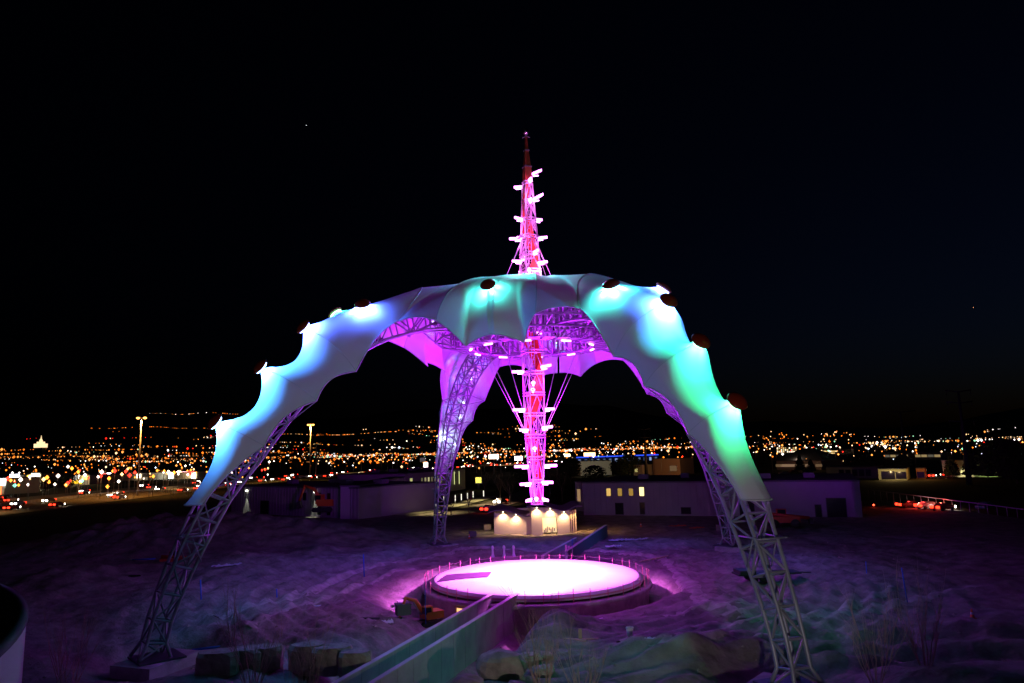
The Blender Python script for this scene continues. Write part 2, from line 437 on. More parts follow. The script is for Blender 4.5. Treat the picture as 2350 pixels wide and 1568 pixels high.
for li, (nm, az, rf) in enumerate(LEGS):
    f = LF(az); tr = empty('leg_truss', (0, 0, 0), 0, claw)
    K = 24; ring = []
    for i in range(K + 1):
        s = i / K * (len(PATH) - 1); pos, tan = path_at(s); nrm = V3(tan.z, 0, -tan.x)
        if nrm.x < 0: nrm = -nrm
        pos = pos + V3((rf - 35.6) * smooth(20, 0, pos.z), 0, 0) - nrm * (.60 * smooth(10, 15, pos.z))
        sz = 1.25 + .4 * smooth(2, 10, pos.z) + .35 * smooth(12, 20, pos.z)
        if i == 0: sz = 2.1
        h = sz / 2
        ring.append([f(*(pos + nrm * a * h + V3(0, b * h, 0))) for a, b in ((1, 1), (1, -1), (-1, -1), (-1, 1))])
    for c in range(4):
        MB().tube([r[c] for r in ring], .13, 8).build('chord', steel, tr)
    far = MB()
    for i in range(1, K + 1):
        for c in range(4):
            d = (c + 1) % 4
            mem = [(ring[i][c], ring[i][d], .08)]
            if (i + c) % 2: mem.append((ring[i - 1][c], ring[i][d], .075))
            else: mem.append((ring[i - 1][d], ring[i][c], .075))
            for a, b, rr in mem:
                if li < 2 and i < 19: bar('brace', a, b, rr, steel, tr)
                else: far.tube([a, b], rr, 5)
    fo = far.build('brace', steel, tr); fo['kind'] = 'stuff'
    # stand-off struts from truss to membrane tips
    st = MB()
    for (P, E) in NODES:
        for sg in (1, -1):
            e = f(E[0], E[1] * sg, E[2]); best = sorted(((q - e).length, i, c) for i, r_ in enumerate(ring) for c, q in enumerate(r_))[0]
            bar('stand_off_strut', e, ring[best[1]][best[2]], .07, steel, tr); bar('stand_off_strut', e, ring[max(0, best[1] - 1)][best[2]], .05, steel, tr)
    # bracket platform below the membrane end
    b_ = MB(); pos, tan = path_at(2.85); pr = f(*(pos + V3(.9, 0, -.3)))
    for q in (-.9, .9):
        b_.tube([f(pos.x + .3, q, pos.z - .6), f(pos.x + 2.4, q, pos.z - .6)], .06, 5); b_.tube([f(pos.x + .9, q, pos.z - 2.4), f(pos.x + 1.6, q, pos.z - .6)], .05, 5)
    b_.tube([f(pos.x + 2.3, -1.1, pos.z - .6), f(pos.x + 2.3, 1.1, pos.z - .6)], .06, 5)
    b_.build('bracket', steel, tr)
    # footing
    fx, fy = rf, 0
    fm = MB(); cpos = f(rf + .1, 0, .1); fm.box((cpos.x, cpos.y, -.75), (4.6, 3.4, 1.6), R(az) + .5); fm.build('footing', concrete, tr)
    pm = MB(); pm.box((cpos.x, cpos.y, .10), (3.0, 3.0, .12), R(az)); pm.build('base_plate', mat('dark_steel', (.08, .08, .09), .6, .4), tr)

# ---- hub ring, radial trusses, slats
hub = empty('hub_frame', (0, 0, 0), 0, claw)
def ringpts(Rr, z, n=16, off=0): return [V3(Rr * math.cos(off + 2 * math.pi * k / n), Rr * math.sin(off + 2 * math.pi * k / n), z) for k in range(n)]
def truss_ring(Rr, z0, z1, n, off=0):
    a, b = ringpts(Rr, z0, n, off), ringpts(Rr, z1, n, off); m2 = MB(); m1 = MB(); m3 = MB()
    for k in range(n):
        j = (k + 1) % n; m1.tube([a[k], a[j]], .12, 5); m3.tube([b[k], b[j]], .12, 5)
        m2.tube([a[k], b[k]], .08, 5); m2.tube([a[k], b[j]], .07, 5)
    m1.build('ring_chord', steel, hub); m3.build('ring_chord', steel, hub); m2.build('ring_brace', steel, hub)['kind'] = 'stuff'
truss_ring(6.6, 24.6, 27.3, 16); truss_ring(10.5, 25.3, 28.0, 16, .1); truss_ring(13.4, 25.9, 27.6, 12, .2)
m_ = MB()
for k in range(16):
    a = 2 * math.pi * k / 16
    for z0, z1 in ((24.6, 25.3), (27.3, 28.0)):
        m_.tube([V3(6.6 * math.cos(a), 6.6 * math.sin(a), z0), V3(10.5 * math.cos(a + .1), 10.5 * math.sin(a + .1), z1)], .08, 5)
    m_.tube([V3(6.6 * math.cos(a), 6.6 * math.sin(a), 24.6), V3(10.5 * math.cos(a + .1), 10.5 * math.sin(a + .1), 28)], .06, 5)
    m_.tube([V3(10.5 * math.cos(a + .1), 10.5 * math.sin(a + .1), 25.3), V3(13.4 * math.cos(a + .2), 13.4 * math.sin(a + .2), 27.6)], .07, 5)
    m_.tube([V3(1.2 * math.cos(a), 1.2 * math.sin(a), 28.6), V3(6.6 * math.cos(a), 6.6 * math.sin(a), 27.3)], .07, 5)
m_.build('radial_beam', steel, hub)['kind'] = 'stuff'
m_ = MB()
for k in range(90):
    a = 2 * math.pi * k / 90; rr = 8.6 + .15 * (k % 3)
    m_.box((rr * math.cos(a), rr * math.sin(a), 27.0 + .3 * random.random()), (.06, .26, 3.6 + .6 * random.random()), a)
m_.build('hanging_slat', mat('slat_grey', (.22, .22, .24), .5, .2), hub)['kind'] = 'stuff'
# catwalk deck panels on the ring
m_ = MB()
for k in range(32):
    a = 2 * math.pi * k / 32; m_.box((7.5 * math.cos(a), 7.5 * math.sin(a), 24.55), (1.5, 1.1, .05), a)
m_.build('catwalk', mat('slat_grey', (.3, .3, .3)), hub)
MAG = (.44, .0, 1.0)
mgl = glow('magenta_lamp', (1, .30, 1), 9); mhot = glow('magenta_lamp_hot', (1, .22, 1), 7)
bar_me = MB().box((0, 0, 0), (.16, 1.1, .12)).mesh('bar_lamp', mgl)
for k in range(10):
    a = 2 * math.pi * (k + .3) / 10; inst('bar_lamp', bar_me, hub, (6.75 * math.cos(a), 6.75 * math.sin(a), 24.4), a)
# floodlights fixed on the back left leg
f = LF(LEGS[3][1])
fl = MB(); fl.lathe([(.001, .2), (.2, .2), (.26, -.1), (.001, -.12)], 12); fme = fl.mesh('floodlight', glow('blue_white_lamp', (.55, .7, 1), 14))
for (r_, t_, z_) in ((31.6, -1.4, 14.6), (29.0, -1.2, 18.5), (27.6, -1.3, 20.6), (23.8, -1.2, 23.6)):
    inst('floodlight', fme, claw, f(r_, t_, z_), scale=(.8, .8, .8))
bpos = GY(1017, 1008, 106) - C
inst('floodlight', fme, claw, bpos, scale=(1.9, 1.9, 1.9)); lamp('POINT', 'floodlight_lamp', C + bpos + V3(-.3, -.9, 0), (.8, .8, 1), 25, .2)

# ================================================================== PYLON
py = empty('pylon', C + V3(0, 0, 0)); py.rotation_euler = (0, 0, R(22))
tag(py, 'tall magenta lit lattice spire with orange spiral hanging through the middle of the canopy', 'spire')
mst = glow('magenta_steel', (1, .06, 1), 0.5)
mst = mat('pylon_steel', (.75, .7, .75), .4, .2)
Z = [7.95, 10.2, 12.6, 14.9, 17.2, 19.4, 21.7, 24.0, 26.3, 28.6, 31.0, 33.0, 34.9, 36.9, 38.9, 41.0, 43.2, 44.9, 46.9, 48.6]
def half_w(z):
    if z < 15: return .52 + .46 * (z - 7.95) / 7
    if z < 26: return .98 + .12 * (z - 15) / 11
    if z < 32.5: return 1.10
    if z < 44: return 1.10 - .62 * (z - 32.5) / 11.5
    return .48 - .3 * (z - 44) / 5
cor = ((1, 1), (-1, 1), (-1, -1), (1, -1))
for c in cor:
    MB().tube([(c[0] * half_w(z) * .8, c[1] * half_w(z) * .8, z) for z in Z[:17]], [.085] * 17, 6).build('upright', mst, py)
for i, z in enumerate(Z[:17]):
    h = half_w(z) * .86; m_ = MB()
    for dz in (0, .3):
        for k in range(4):
            a, b = cor[k], cor[(k + 1) % 4]; m_.tube([(a[0] * h, a[1] * h, z + dz), (b[0] * h, b[1] * h, z + dz)], .075, 5)
    for k in range(8):
        a, b = cor[k % 4], cor[(k + 1) % 4]; t = .25 if k < 4 else .75
        x, y_ = a[0] * h * (1 - t) + b[0] * h * t, a[1] * h * (1 - t) + b[1] * h * t; m_.tube([(x, y_, z), (x, y_, z + .3)], .03, 4)
    m_.build('collar', mst, py)
    if i < 16:
        m_ = MB(); z1 = Z[i + 1]; h0, h1 = half_w(z) * .8, half_w(z1) * .8
        for k in range(4):
            a, b = cor[k], cor[(k + 1) % 4]
            if (i + k) % 2: a, b = b, a
            m_.tube([(a[0] * h0, a[1] * h0, z + .3), ((a[0] + b[0]) / 2 * h1, (a[1] + b[1]) / 2 * h1, z1)], .05, 5)
            m_.tube([(b[0] * h0, b[1] * h0, z + .3), ((a[0] + b[0]) / 2 * h1, (a[1] + b[1]) / 2 * h1, z1)], .045, 5)
        m_.build('diagonal', mst, py)
# ladder core
m_ = MB()
for s in (-.18, .18): m_.tube([(s, -.12, 8), (s, -.12, 43)], .035, 4)
z = 8.2
while z < 43: m_.tube([(-.18, -.12, z), (.18, -.12, z)], .03, 4); z += .42
m_.build('ladder', mst, py)
# helical orange cover on the faces
def sq(th, h):
    c, s = math.cos(th), math.sin(th); k = h / max(abs(c), abs(s)); return c * k, s * k
cover = mat('orange_cover', (.80, .10, .035), .45, trans=.35)
PITCHZ = 12.4; BAND = 4.3; z_ref = 19.0; th_ref = R(-112)  # front crossing
for seg in range(-1, 3):
    rows = []
    for k in range(49):
        th = th_ref - math.pi + 2 * math.pi * k / 48; zc = z_ref + PITCHZ * (seg + (th - th_ref) / (2 * math.pi)); row = []
        for j in range(9):
            z = zc - BAND / 2 + BAND * j / 8; zz = max(8.0, min(43.5, z)); x, y_ = sq(th, half_w(zz) * .70); row.append((x, y_, zz))
        rows.append(row)
    MB().grid(rows, sm=False).build('spiral_cover', cover, py)
# upper mast
m_ = MB()
for (z0, z1, a, b) in ((43.3, 45.2, .50, .44), (45.35, 47.2, .40, .24), (47.3, 48.9, .22, .12)):
    rows = []
    for z, h in ((z0, a), (z1, b)): rows.append([(*sq(2 * math.pi * k / 24, h * .85), z) for k in range(25)])
    m_.grid(rows, sm=False)
m_.build('mast', mat('rust_cover', (.45, .09, .035), .5), py)
m_ = MB()
for z, h in ((45.27, .46), (47.25, .28), (48.95, .15)): m_.box((0, 0, z), (h * 1.9, h * 1.9, .14))
m_.build('mast_collar', steel, py)
m_ = MB(); m_.lathe([(.001, -.38), (.25, -.33), (.40, -.18), (.43, 0), (.38, .2), (.22, .34), (.001, .38)], 24, (0, 0, 49.5))
m_.build('mirror_ball', mat('mirror_ball', (.8, .75, .8), .12, 1.0, bump=.5, bscale=9), py)
m_ = MB(); m_.tube([(0, 0, 48.9), (0, 0, 49.2)], .06, 6)
for k in range(3): a = k * 2.09; m_.tube([(0, 0, 49.0), (.5 * math.cos(a), .5 * math.sin(a), 48.9)], .035, 5)
m_.build('finial_arm', mst, py)
# lamp arms : azimuth seen from the camera side, z, reach
def arm(azd, z, L=1.25, tilt=0.0, hot=True):
    h = half_w(z); a = R(azd) - py.rotation_euler.z; root = empty('lamp_arm', (h * .7 * math.cos(a), h * .7 * math.sin(a), z), a, py)
    MB().tube([(0, 0, -.55), (.25, 0, -.35), (.45, 0, -.05)], .06, 6).build('bracket', mst, root)
    m_ = MB(); rows = []
    for i in range(9):
        t = i / 8; x = .25 + L * t; wd = .24 * math.sin(math.pi * (.12 + .8 * t)) ** .6; zt = tilt * L * t
        rows.append([(x, wd * math.cos(q * math.pi / 5), zt + .13 * math.sin(q * math.pi / 5) * (1.2 if q < 5 else 1.0)) for q in range(11)])
    m_.grid(rows); m_.build('lamp_head', mhot, root)
    MB().box((.65, 0, -.22), (.6, .16, .08)).build('lamp_strip', mgl, root)
for (azd, z, L, tl) in ((-8, 45.0 - .6, 1.1, .35), (172, 43.0, .9, 0), (-75, 41.0, .6, .2), (-30, 41.3, 1.25, .3), (178, 36.9, 1.35, 0.05), (-4, 36.9, 1.2, .05),
                     (-95, 32.9, .9, .1), (150, 32.2, 1.0, 0), (182, 30.3 + 1.2, 1.35, 0), (-12, 30.2 + 1.2, 1.3, .0),
                     (184, 22.0, 1.3, 0), (-30, 22.4, 1.2, .1), (-92, 20.6, .7, .15), (-95, 19.9, .6, .1), (180, 17.9, 1.35, 0), (0, 17.9, 1.25, 0),
                     (218, 15.7, 1.1, 0), (-38, 15.9, 1.35, .05), (-95, 13.7, .8, .15), (85, 13.7, .8, .15), (186, 11.9, 1.5, 0), (4, 11.9, 1.45, 0),
                     (214, 10.1, 1.35, -.02), (-36, 10.2, 1.35, 0), (-95, 8.6, .85, -.1), (-150, 8.5, .7, -.25), (-30, 8.5, .7, -.25),
                     (60, 26.5, 1.2, 0), (180, 26.3, 1.2, 0), (-150, 39.0, 1.0, .1), (28, 39.2, 1.0, .1), (-62, 35.0, 1.0, .1), (118, 35.0, 1.0, 0), (-70, 43.4, .6, .2), (200, 34.2, 1.1, 0), (-22, 34.0, 1.1, 0)):
    arm(azd, z, L, tl)
# wash lights added at the collar to colour the upper fabric
for (fx_, fy_, tx, ty, c_, e_) in ((-.9, -1.3, -4.5, -17, (.01, .85, .72), 9500), (.9, -1.2, 9, -14, (.01, .70, .85), 10000), (-1.2, -.8, -13, -10, (.10, .10, 1), 10000)):
    wp_ = C + V3(fx_, fy_, 36.6); q_ = py.rotation_euler.z
    inst('added_wash_light', MB().lathe([(.001, .16), (.16, .16), (.2, -.1), (.001, -.1)], 10).mesh('added_wash_light', steel), py, (fx_ * math.cos(q_) + fy_ * math.sin(q_), -fx_ * math.sin(q_) + fy_ * math.cos(q_), 36.8))
    lamp('SPOT', 'added_wash_lamp', wp_ + V3(0, 0, -.05), c_, e_, .15, C + V3(tx * .8, ty * .8, 27.0), 64, .9)
# guy cables
m_ = None
for k in range(8):
    a = 2 * math.pi * (k + .5) / 8 + .12; b = a - py.rotation_euler.z; cb, sb = math.cos(b), math.sin(b)
    MB().tube([(.95 * cb, .95 * sb, 15.1), (5.9 * cb, 5.9 * sb, 24.7)], .025 if k % 2 else .04, 5).build('guy_cable', mst, py)
    if k % 2 == 0:
        MB().tube([(.8 * cb, .8 * sb, 36.8), (2.0 * cb, 2.0 * sb, 34.4)], .07, 5).build('turnbuckle', mst, py)
        MB().tube([(2.0 * cb, 2.0 * sb, 34.4), (5.4 * cb, 5.4 * sb, 27.6)], .025, 5).build('guy_cable', mst, py)
# the light that the spire's lamps give off, along with added uplights
for (z, e, r_) in ((9.2, 4200, 1.9), (14, 900, 1.8), (20, 400, 2.0)):
    for k in range(3):
        a = k * 2.094 + z; lamp('POINT', 'spire_lamp', C + V3(r_ * math.cos(a), r_ * math.sin(a), z), MAG, e / 3, .15)
for (z, e) in ((11.5, 26000), (17.5, 20000), (22.5, 8000)):  # unseen uplights added to brighten the underside of the canopy
    for k in range(3):
        a = k * 2.094 + z * 2; p = C + V3(1.9 * math.cos(a), 1.9 * math.sin(a), z); lamp('SPOT', 'added_uplight', p, MAG, e / 3, .2, p + V3(math.cos(a) * .5, math.sin(a) * .5, 1), 120, .4)
for nm, az, rf in LEGS:  # unseen spots added to brighten the inside of each leg
    f = LF(az); lamp('SPOT', 'added_leg_uplight', C + f(1.8, 0, 12.6), MAG, 26000, .2, C + f(29, 0, 18.5), 46, .5)
    lamp('SPOT', 'added_leg_uplight', C + f(1.8, 0, 16.6), MAG, 9000, .2, C + f(23, 0, 21.5), 60, .5)
for (z, e, r_) in ((32.6, 420, 2.0), (37, 200, 1.9), (41.5, 130, 1.8)):
    for k in range(2):
        a = k * math.pi + z + 1.2; lamp('POINT', 'spire_lamp', C + V3(r_ * math.cos(a), r_ * math.sin(a), z), (1, .15, 1), e * 3.8, .15)
for (x, y_, z, e) in ((-1.6, -1.8, 10, 150), (1.6, -1.8, 10.5, 150), (-1.7, -1.8, 17, 170), (1.7, -1.8, 17, 170), (1.7, -1.8, 21, 170), (-1.5, -1.8, 13.5, 150)):
    lamp('POINT', 'spire_lamp', C + V3(x, y_, z), (1, .14, 1), e * 1.9, .2)
lamp('SPOT', 'dome_downlight', C + V3(0, 0, 7.7), (.9, .17, 1), 52000, .4, C + V3(-.3, .3, 0), 127, .22)

# ================================================================== DOME
dome = empty('dome_pavilion', DC)
tag(dome, 'round low concrete dome blown out white by the magenta light under the spire', 'dome')
domec = mat('dome_membrane', (.72, .70, .72), .55, var=.06, scale=.6, bump=.08, bscale=3)
m_ = MB(); prof = [(.001, 1.10)] + [(10.7 * math.sin(t * math.pi / 2 / 12), 0.60 + .50 * math.cos(t * math.pi / 2 / 12)) for t in range(1, 13)] + [(10.75, .50), (11.0, .50), (11.0, .18)]
m_.lathe(prof, 96); m_.build('dome_shell', domec, dome)
m_ = MB(); m_.lathe([(10.95, .02), (11.85, .02), (11.9, -.1), (11.9, -.28), (11.5, -.3), (11.5, -3.4)], 96); m_.build('ledge', concrete, dome)
rimm = MB(); rimm.lathe([(11.0, .44), (11.1, .46), (11.1, .36), (11.0, .34)], 96); rimm.build('rim_trim', mat('pink_trim', (.7, .25, .4), .5), dome)
post_me = MB().tube([(0, 0, 0), (0, 0, 1.15)], .035, 5).mesh('guard_post', mat('post_pink', (.75, .22, .3), .6))
pts = []
for k in range(44):
    a = 2 * math.pi * k / 44 + .03 * math.sin(k * 7.3)
    if R(236) < a % (2 * math.pi) < R(262): continue
    p = (11.6 * math.cos(a), 11.6 * math.sin(a), .02); inst('guard_post', post_me, dome, p, scale=(1, 1, .9 + .2 * random.random())); pts.append((a, p))
m_ = MB()
for (a, p), (b, q) in zip(pts, pts[1:]):
    if b - a < .2:
        for h in (1.0,): m_.tube([(p[0], p[1], h), ((p[0] + q[0]) / 2, (p[1] + q[1]) / 2, h - .06), (q[0], q[1], h)], .012, 4)
m_.build('guard_rope', mat('rope', (.4, .2, .3)), dome)['kind'] = 'stuff'
# shadow on the left of the dome, put in as a dark patch
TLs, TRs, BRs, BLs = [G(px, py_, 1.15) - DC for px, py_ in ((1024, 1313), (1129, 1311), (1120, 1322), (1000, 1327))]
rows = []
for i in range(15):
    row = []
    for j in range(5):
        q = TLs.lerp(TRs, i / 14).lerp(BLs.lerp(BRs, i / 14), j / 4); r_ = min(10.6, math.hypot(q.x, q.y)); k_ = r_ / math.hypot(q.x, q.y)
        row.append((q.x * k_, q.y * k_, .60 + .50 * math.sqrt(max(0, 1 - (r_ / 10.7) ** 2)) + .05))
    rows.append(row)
m_ = MB(); m_.grid(rows); m_.build('dome_shadow_patch', mat('shadow_dark', (.07, .03, .07), .6), dome)
# doorway with warm light in the dome wall, left of the ramp
a = R(233); dr = empty('doorway', (11.5 * math.cos(a), 11.5 * math.sin(a), 0), a, dome)
MB().box((.03, 0, -1.5), (.10, 1.7, 1.9)).build('lit_opening', glow('warm_door', (1, .55, .22), 1.3), dr)
m_ = MB()
for s in (-.9, .9, .35): m_.box((.12, s, -1.5), (.16, .14, 2.0))
m_.box((.12, 0, -.5), (.16, 2.0, .14)); m_.build('door_frame', mat('wood_frame', (.3, .2, .12)), dr)
# ramp walls
wallm = mat('ramp_concrete', (.40, .38, .36), .8, var=.18, scale=.7, bump=.15, bscale=5)
def wall_thing(A, B, z0a, z1a, z0b, z1b, th, label, m=wallm, nseg=16):
    d = (B - A).normalized(); n = Vector((-d.y, d.x, 0)) * th / 2; rootp = Vector((A.x, A.y, 0)); t = empty('ramp_wall', rootp); tag(t, label, 'concrete wall')
    L = (B - A).length; k = 0
    for i in range(nseg):
        s0, s1 = i / nseg + .0007, (i + 1) / nseg - .0007; vs = []
        for s in (s0, s1):
            p = A.lerp(B, s) - rootp; zt = z1a + (z1b - z1a) * s; zb = z0a + (z0b - z0a) * s
            for (q, z) in ((-1, zb), (1, zb), (1, zt), (-1, zt)): vs.append(p + n * q + Vector((0, 0, z)))
        MB().add(vs, [(0, 1, 2, 3), (7, 6, 5, 4), (0, 4, 5, 1), (1, 5, 6, 2), (2, 6, 7, 3), (3, 7, 4, 0)]).build('wall_panel', m, t)
    m_ = MB(); vs = []; cz = .07
    for s in (0, 1):
        p = A.lerp(B, s) - rootp; zt = z1a + (z1b - z1a) * s
        for (q, z) in ((-1.25, zt + .003), (1.25, zt + .003), (1.25, zt + cz), (-1.25, zt + cz)): vs.append(p + n * q + Vector((0, 0, z)))
    m_.add(vs, [(0, 1, 2, 3), (7, 6, 5, 4), (0, 4, 5, 1), (1, 5, 6, 2), (2, 6, 7, 3), (3, 7, 4, 0)]).build('coping', mat('coping', (.55, .5, .5), .7), t)
wall_thing(WL0, WL1, -3.6, .68, -3.6, .68, .28, 'left one of the two long concrete ramp walls running from the dome towards the viewer')
wall_thing(WR0, WR1, -3.8, .72, -3.8, .72, .28, 'right one of the two long concrete ramp walls running from the dome towards the viewer')
A1, B1_ = G(1300, 1283, .2), G(1392, 1228, .2); wall_thing(A1, B1_, -1, .9, -1, 1.5, .3, 'concrete wall behind the dome on the right of the rear ramp', mat('green_wall', (.13, .2, .18), .7))
A2, B2_ = G(1245, 1283, .1), G(1322, 1240, .1); wall_thing(A2, B2_, -1, .35, -1, .35, .3, 'low concrete kerb wall behind the dome on the left of the rear ramp')

# ================================================================== KIOSK
kx0, kx1, ky = -3.7, 10.6, 120.0
kio = empty('kiosk_building', (kx0, ky, 0)); tag(kio, 'small cream building with wavy roof and downlights behind the dome', 'building')
cream = mat('cream_wall', (.72, .62, .52), .8, bump=.05, bscale=30)
zof = ground_z(3, 118)
def kio_wall(x0, x1, y, zt0, zt1, name='wall'):
    MB().add([(x0, y, -.2), (x1, y, -.2), (x1, y, zt1), (x0, y, zt0), (x0, y + .3, -.2), (x1, y + .3, -.2), (x1, y + .3, zt1), (x0, y + .3, zt0)],
             [(0, 1, 2, 3), (7, 6, 5, 4), (0, 4, 5, 1), (1, 5, 6, 2), (2, 6, 7, 3), (3, 7, 4, 0)]).build(name, cream, kio)
kio_wall(0, 5.3, 0, 3.6, 3.0); kio_wall(6.1, 7.9, -.4, 4.3, 4.2); kio_wall(10.3, 12.3, -.4, 3.7, 3.6); kio_wall(5.3, 6.1, .9, 3.1, 3.4)
MB().add([(7.9, -.4, 2.55), (10.3, -.4, 2.55), (10.3, -.4, 3.8), (7.9, -.4, 4.2), (7.9, -.1, 2.55), (10.3, -.1, 2.55), (10.3, -.1, 3.8), (7.9, -.1, 4.2)],
         [(0, 1, 2, 3), (7, 6, 5, 4), (0, 4, 5, 1), (1, 5, 6, 2), (2, 6, 7, 3), (3, 7, 4, 0)]).build('wall', cream, kio)
MB().box((0.15, 4, 1.6), (.3, 7.6, 3.6)).build('side_wall', cream, kio); MB().box((12.3, 4, 1.7), (.3, 7.8, 3.7)).build('side_wall', cream, kio); MB().box((6.2, 7.9, 1.7), (12.3, .3, 3.7)).build('back_wall', cream, kio)
MB().box((9.1, 2.2, 1.25), (2.4, .1, 2.6)).build('lit_interior', mat('lit_interior', (.8, .7, .55), emit=(1, .68, .33), es=1.0), kio)
# objects in the doorway
pm = MB()
for k in range(7): pm.box((8.2 + k * .28, 1.0 + .3 * (k % 3), .3 + .12 * (k % 4)), (.2, .2, .5 + .2 * (k % 3)))
pm.build('shelving', mat('clutter', (.5, .45, .4)), kio)
colm = MB()
for k in range(3): MB().box((12.65 + .42 * k, .2 + .9 * k, 1.7), (.22, .22, 3.7)).build('fin', cream, kio)
def wavy(x): return 3.55 + .62 * math.sin((x + .2) * 2 * math.pi / 8.6 + .6) + (.55 if x > 5.7 else 0)
for (xa, xb) in ((-1.0, 5.9), (5.4, 14.3)):
    rows_t = []; rows_b = []
    for i in range(25):
        x = xa + (xb - xa) * i / 24
        z = {True: 3.62 + .55 * math.cos((x - 1.0) / 5.0 * math.pi) - .08, False: (4.30 + .55 * math.cos((x - 7.2) / 4.2 * math.pi)) if x < 11.4 else 3.75 + .35 * (1 - math.cos((x - 11.4) / 2.4 * math.pi))}[xb < 6]
        rows_t.append([(x, -1.3, z), (x, 8.6, z + .1)]); rows_b.append([(x, -1.3, z - .16), (x, 8.6, z - .06)])
    m_ = MB(); m_.grid(rows_t); m_.grid(rows_b)
    m_.grid([[a[0], b[0]] for a, b in zip(rows_t, rows_b)]); m_.build('roof', mat('kiosk_roof', (.22, .17, .18), .7), kio)
for (x, z) in ((1.5, 3.55), (3.6, 3.1), (7.0, 4.15), (9.2, 3.95), (11.4, 3.35)):
    yy = -.42 if x < 5.5 else -.82
    MB().lathe([(.001, 0), (.07, 0), (.07, .16), (.001, .16)], 10, (x, yy, z)).build('downlight', glow('downlight', (1, .8, .5), 10), kio)
    lamp('SPOT', 'downlight_lamp', V3(kx0 + x, ky + yy, z - .05), (1, .60, .30), 700, .05, V3(kx0 + x, ky + yy + .5, 0), 130, .9)
for k in range(3):
    lamp('SPOT', 'downlight_lamp', V3(kx0 + 12.65 + .42 * k, ky - .35 + .9 * k, 3.4), (1, .55, .2), 260, .03, V3(kx0 + 12.65 + .42 * k, ky + .1 + .9 * k, 0), 80, .9)
lamp('POINT', 'doorway_lamp', V3(kx0 + 9.1, ky + .8, 2.3), (1, .62, .3), 160, .1)
lamp('POINT', 'side_lamp', V3(kx0 - 1.6, ky + 3.5, 2.6), (1, .75, .45), 160, .1)
lamp('POINT', 'side_lamp', V3(kx0 + 16.0, ky + 1.0, 2.8), (1, .5, .18), 420, .1)
# ================================================================== ADDED FILL FLOODLIGHT, OUT OF VIEW
fh = empty('unseen_floodlight', (7, 3, -.1)); tag(fh, 'unseen floodlight added on a short mast at the viewer side to brighten the canopy', 'floodlight')
MB().box((0, 0, 5.2), (.8, .3, .5)).build('unseen_floodlight_housing', steel, fh); MB().tube([(0, 0, -.1), (0, 0, 4.95)], .08, 6).build('mast', steel, fh)
lamp('SPOT', 'unseen_floodlight_lamp', V3(7, 3.3, 5.2), (1, .87, 1.0), 9500, .3, V3(2, 77, 29), 66, .4)

# ================================================================== BUILDINGS
def pane_mat(c, s): return glow('window_%.2f_%.2f_%.2f_%.1f' % (*c, s), c, s)
darkglass = mat('dark_glass', (.015, .015, .02), .15)
def block(A, B, depth, h, m, label, wins=(), lit=(), rh=.35, name='building', cat='building', ribs=0, roofstuff=0, gr=None):
    """a building whose front runs from ground point A to B; wins: (s along 0..1, z, w, h, material)"""
    A = Vector((A.x, A.y, 0)); B = Vector((B.x, B.y, 0)); L = (B - A).length; rz = math.atan2((B - A).y, (B - A).x)
    r = empty(name, A, rz); tag(r, label, cat, gr)
    MB().box((L / 2, depth / 2, h / 2 - .25), (L, depth, h + .5)).build('wall', m, r)
    MB().box((L / 2, depth / 2, h + .08), (L + rh, depth + rh, .3)).build('roof', mat('roof_dark', (.10, .10, .11), .8), r)
    if ribs:
        n = int(L / ribs); ms = MB()
        for i in range(1, n): ms.box((i * L / n, -.02, h / 2 - .02), (.22, .16, h - .1))
        ms.build('cladding_rib', m, r)['kind'] = 'stuff'
    for (s, z, ww, hh, wm) in wins:
        f = MB().box((s * L, -.05, z), (ww + .2, .12, hh + .2)).build('window', mat('frame_dark', (.06, .06, .07), .5), r)
        MB().box((s * L, -.13, z), (ww, .05, hh)).build('pane', wm, f)
    for k in range(roofstuff):
        random.seed(k * 7 + int(L)); MB().box((L * (.12 + .8 * (k + .5) / roofstuff), depth * random.uniform(.3, .7), h + .7), (random.uniform(1.5, 3), random.uniform(1.5, 2.5), 1.0)).build('roof_unit', mat('roof_unit', (.18, .18, .2), .7), r)
    return r
ware = mat('warehouse_cladding', (.24, .23, .26), .6, .1, var=.06, scale=.4)
wy = pane_mat((1, .62, .16), .75); wy2 = pane_mat((1, .75, .3), 2.0); wy3 = pane_mat((1, .6, .1), .35)
a_, b_ = G(1340, 1182), G(1980, 1188)
wr = block(a_, b_, 30, 6.45, ware, 'long lilac grey warehouse with four small yellow lit windows, right of the kiosk',
      [(.105, 4.6, .85, 1.5, wy), (.15, 4.6, .85, 1.5, wy3), (.194, 4.6, .85, 1.4, wy3), (.236, 4.7, .9, 1.7, wy2), (.145, 1.3, 1.6, 2.2, darkglass), (.235, 1.4, .9, 2.2, darkglass), (.4, 1.0, 1.8, 1.2, darkglass), (.62, 1.5, 2.6, 3.0, darkglass), (.92, 1.7, 3.2, 3.4, darkglass), (.86, 1.1, 1.0, 2.2, darkglass)], ribs=1.2, roofstuff=5)
wr2 = block(G(1322, 1172), G(1340, 1174), 16, 6.2, mat('porch', (.4, .36, .34), .7), 'recessed entrance bay with warm porch light at left end of the long warehouse', [(.5, 3.4, 1.2, 2.6, pane_mat((1, .6, .3), .30))])
a_, b_, c_ = G(530, 1176), G(822, 1192), G(928, 1152)
MBm = mat('warehouse_cladding_left', (.30, .29, .31), .6, .1, var=.06, scale=.4)
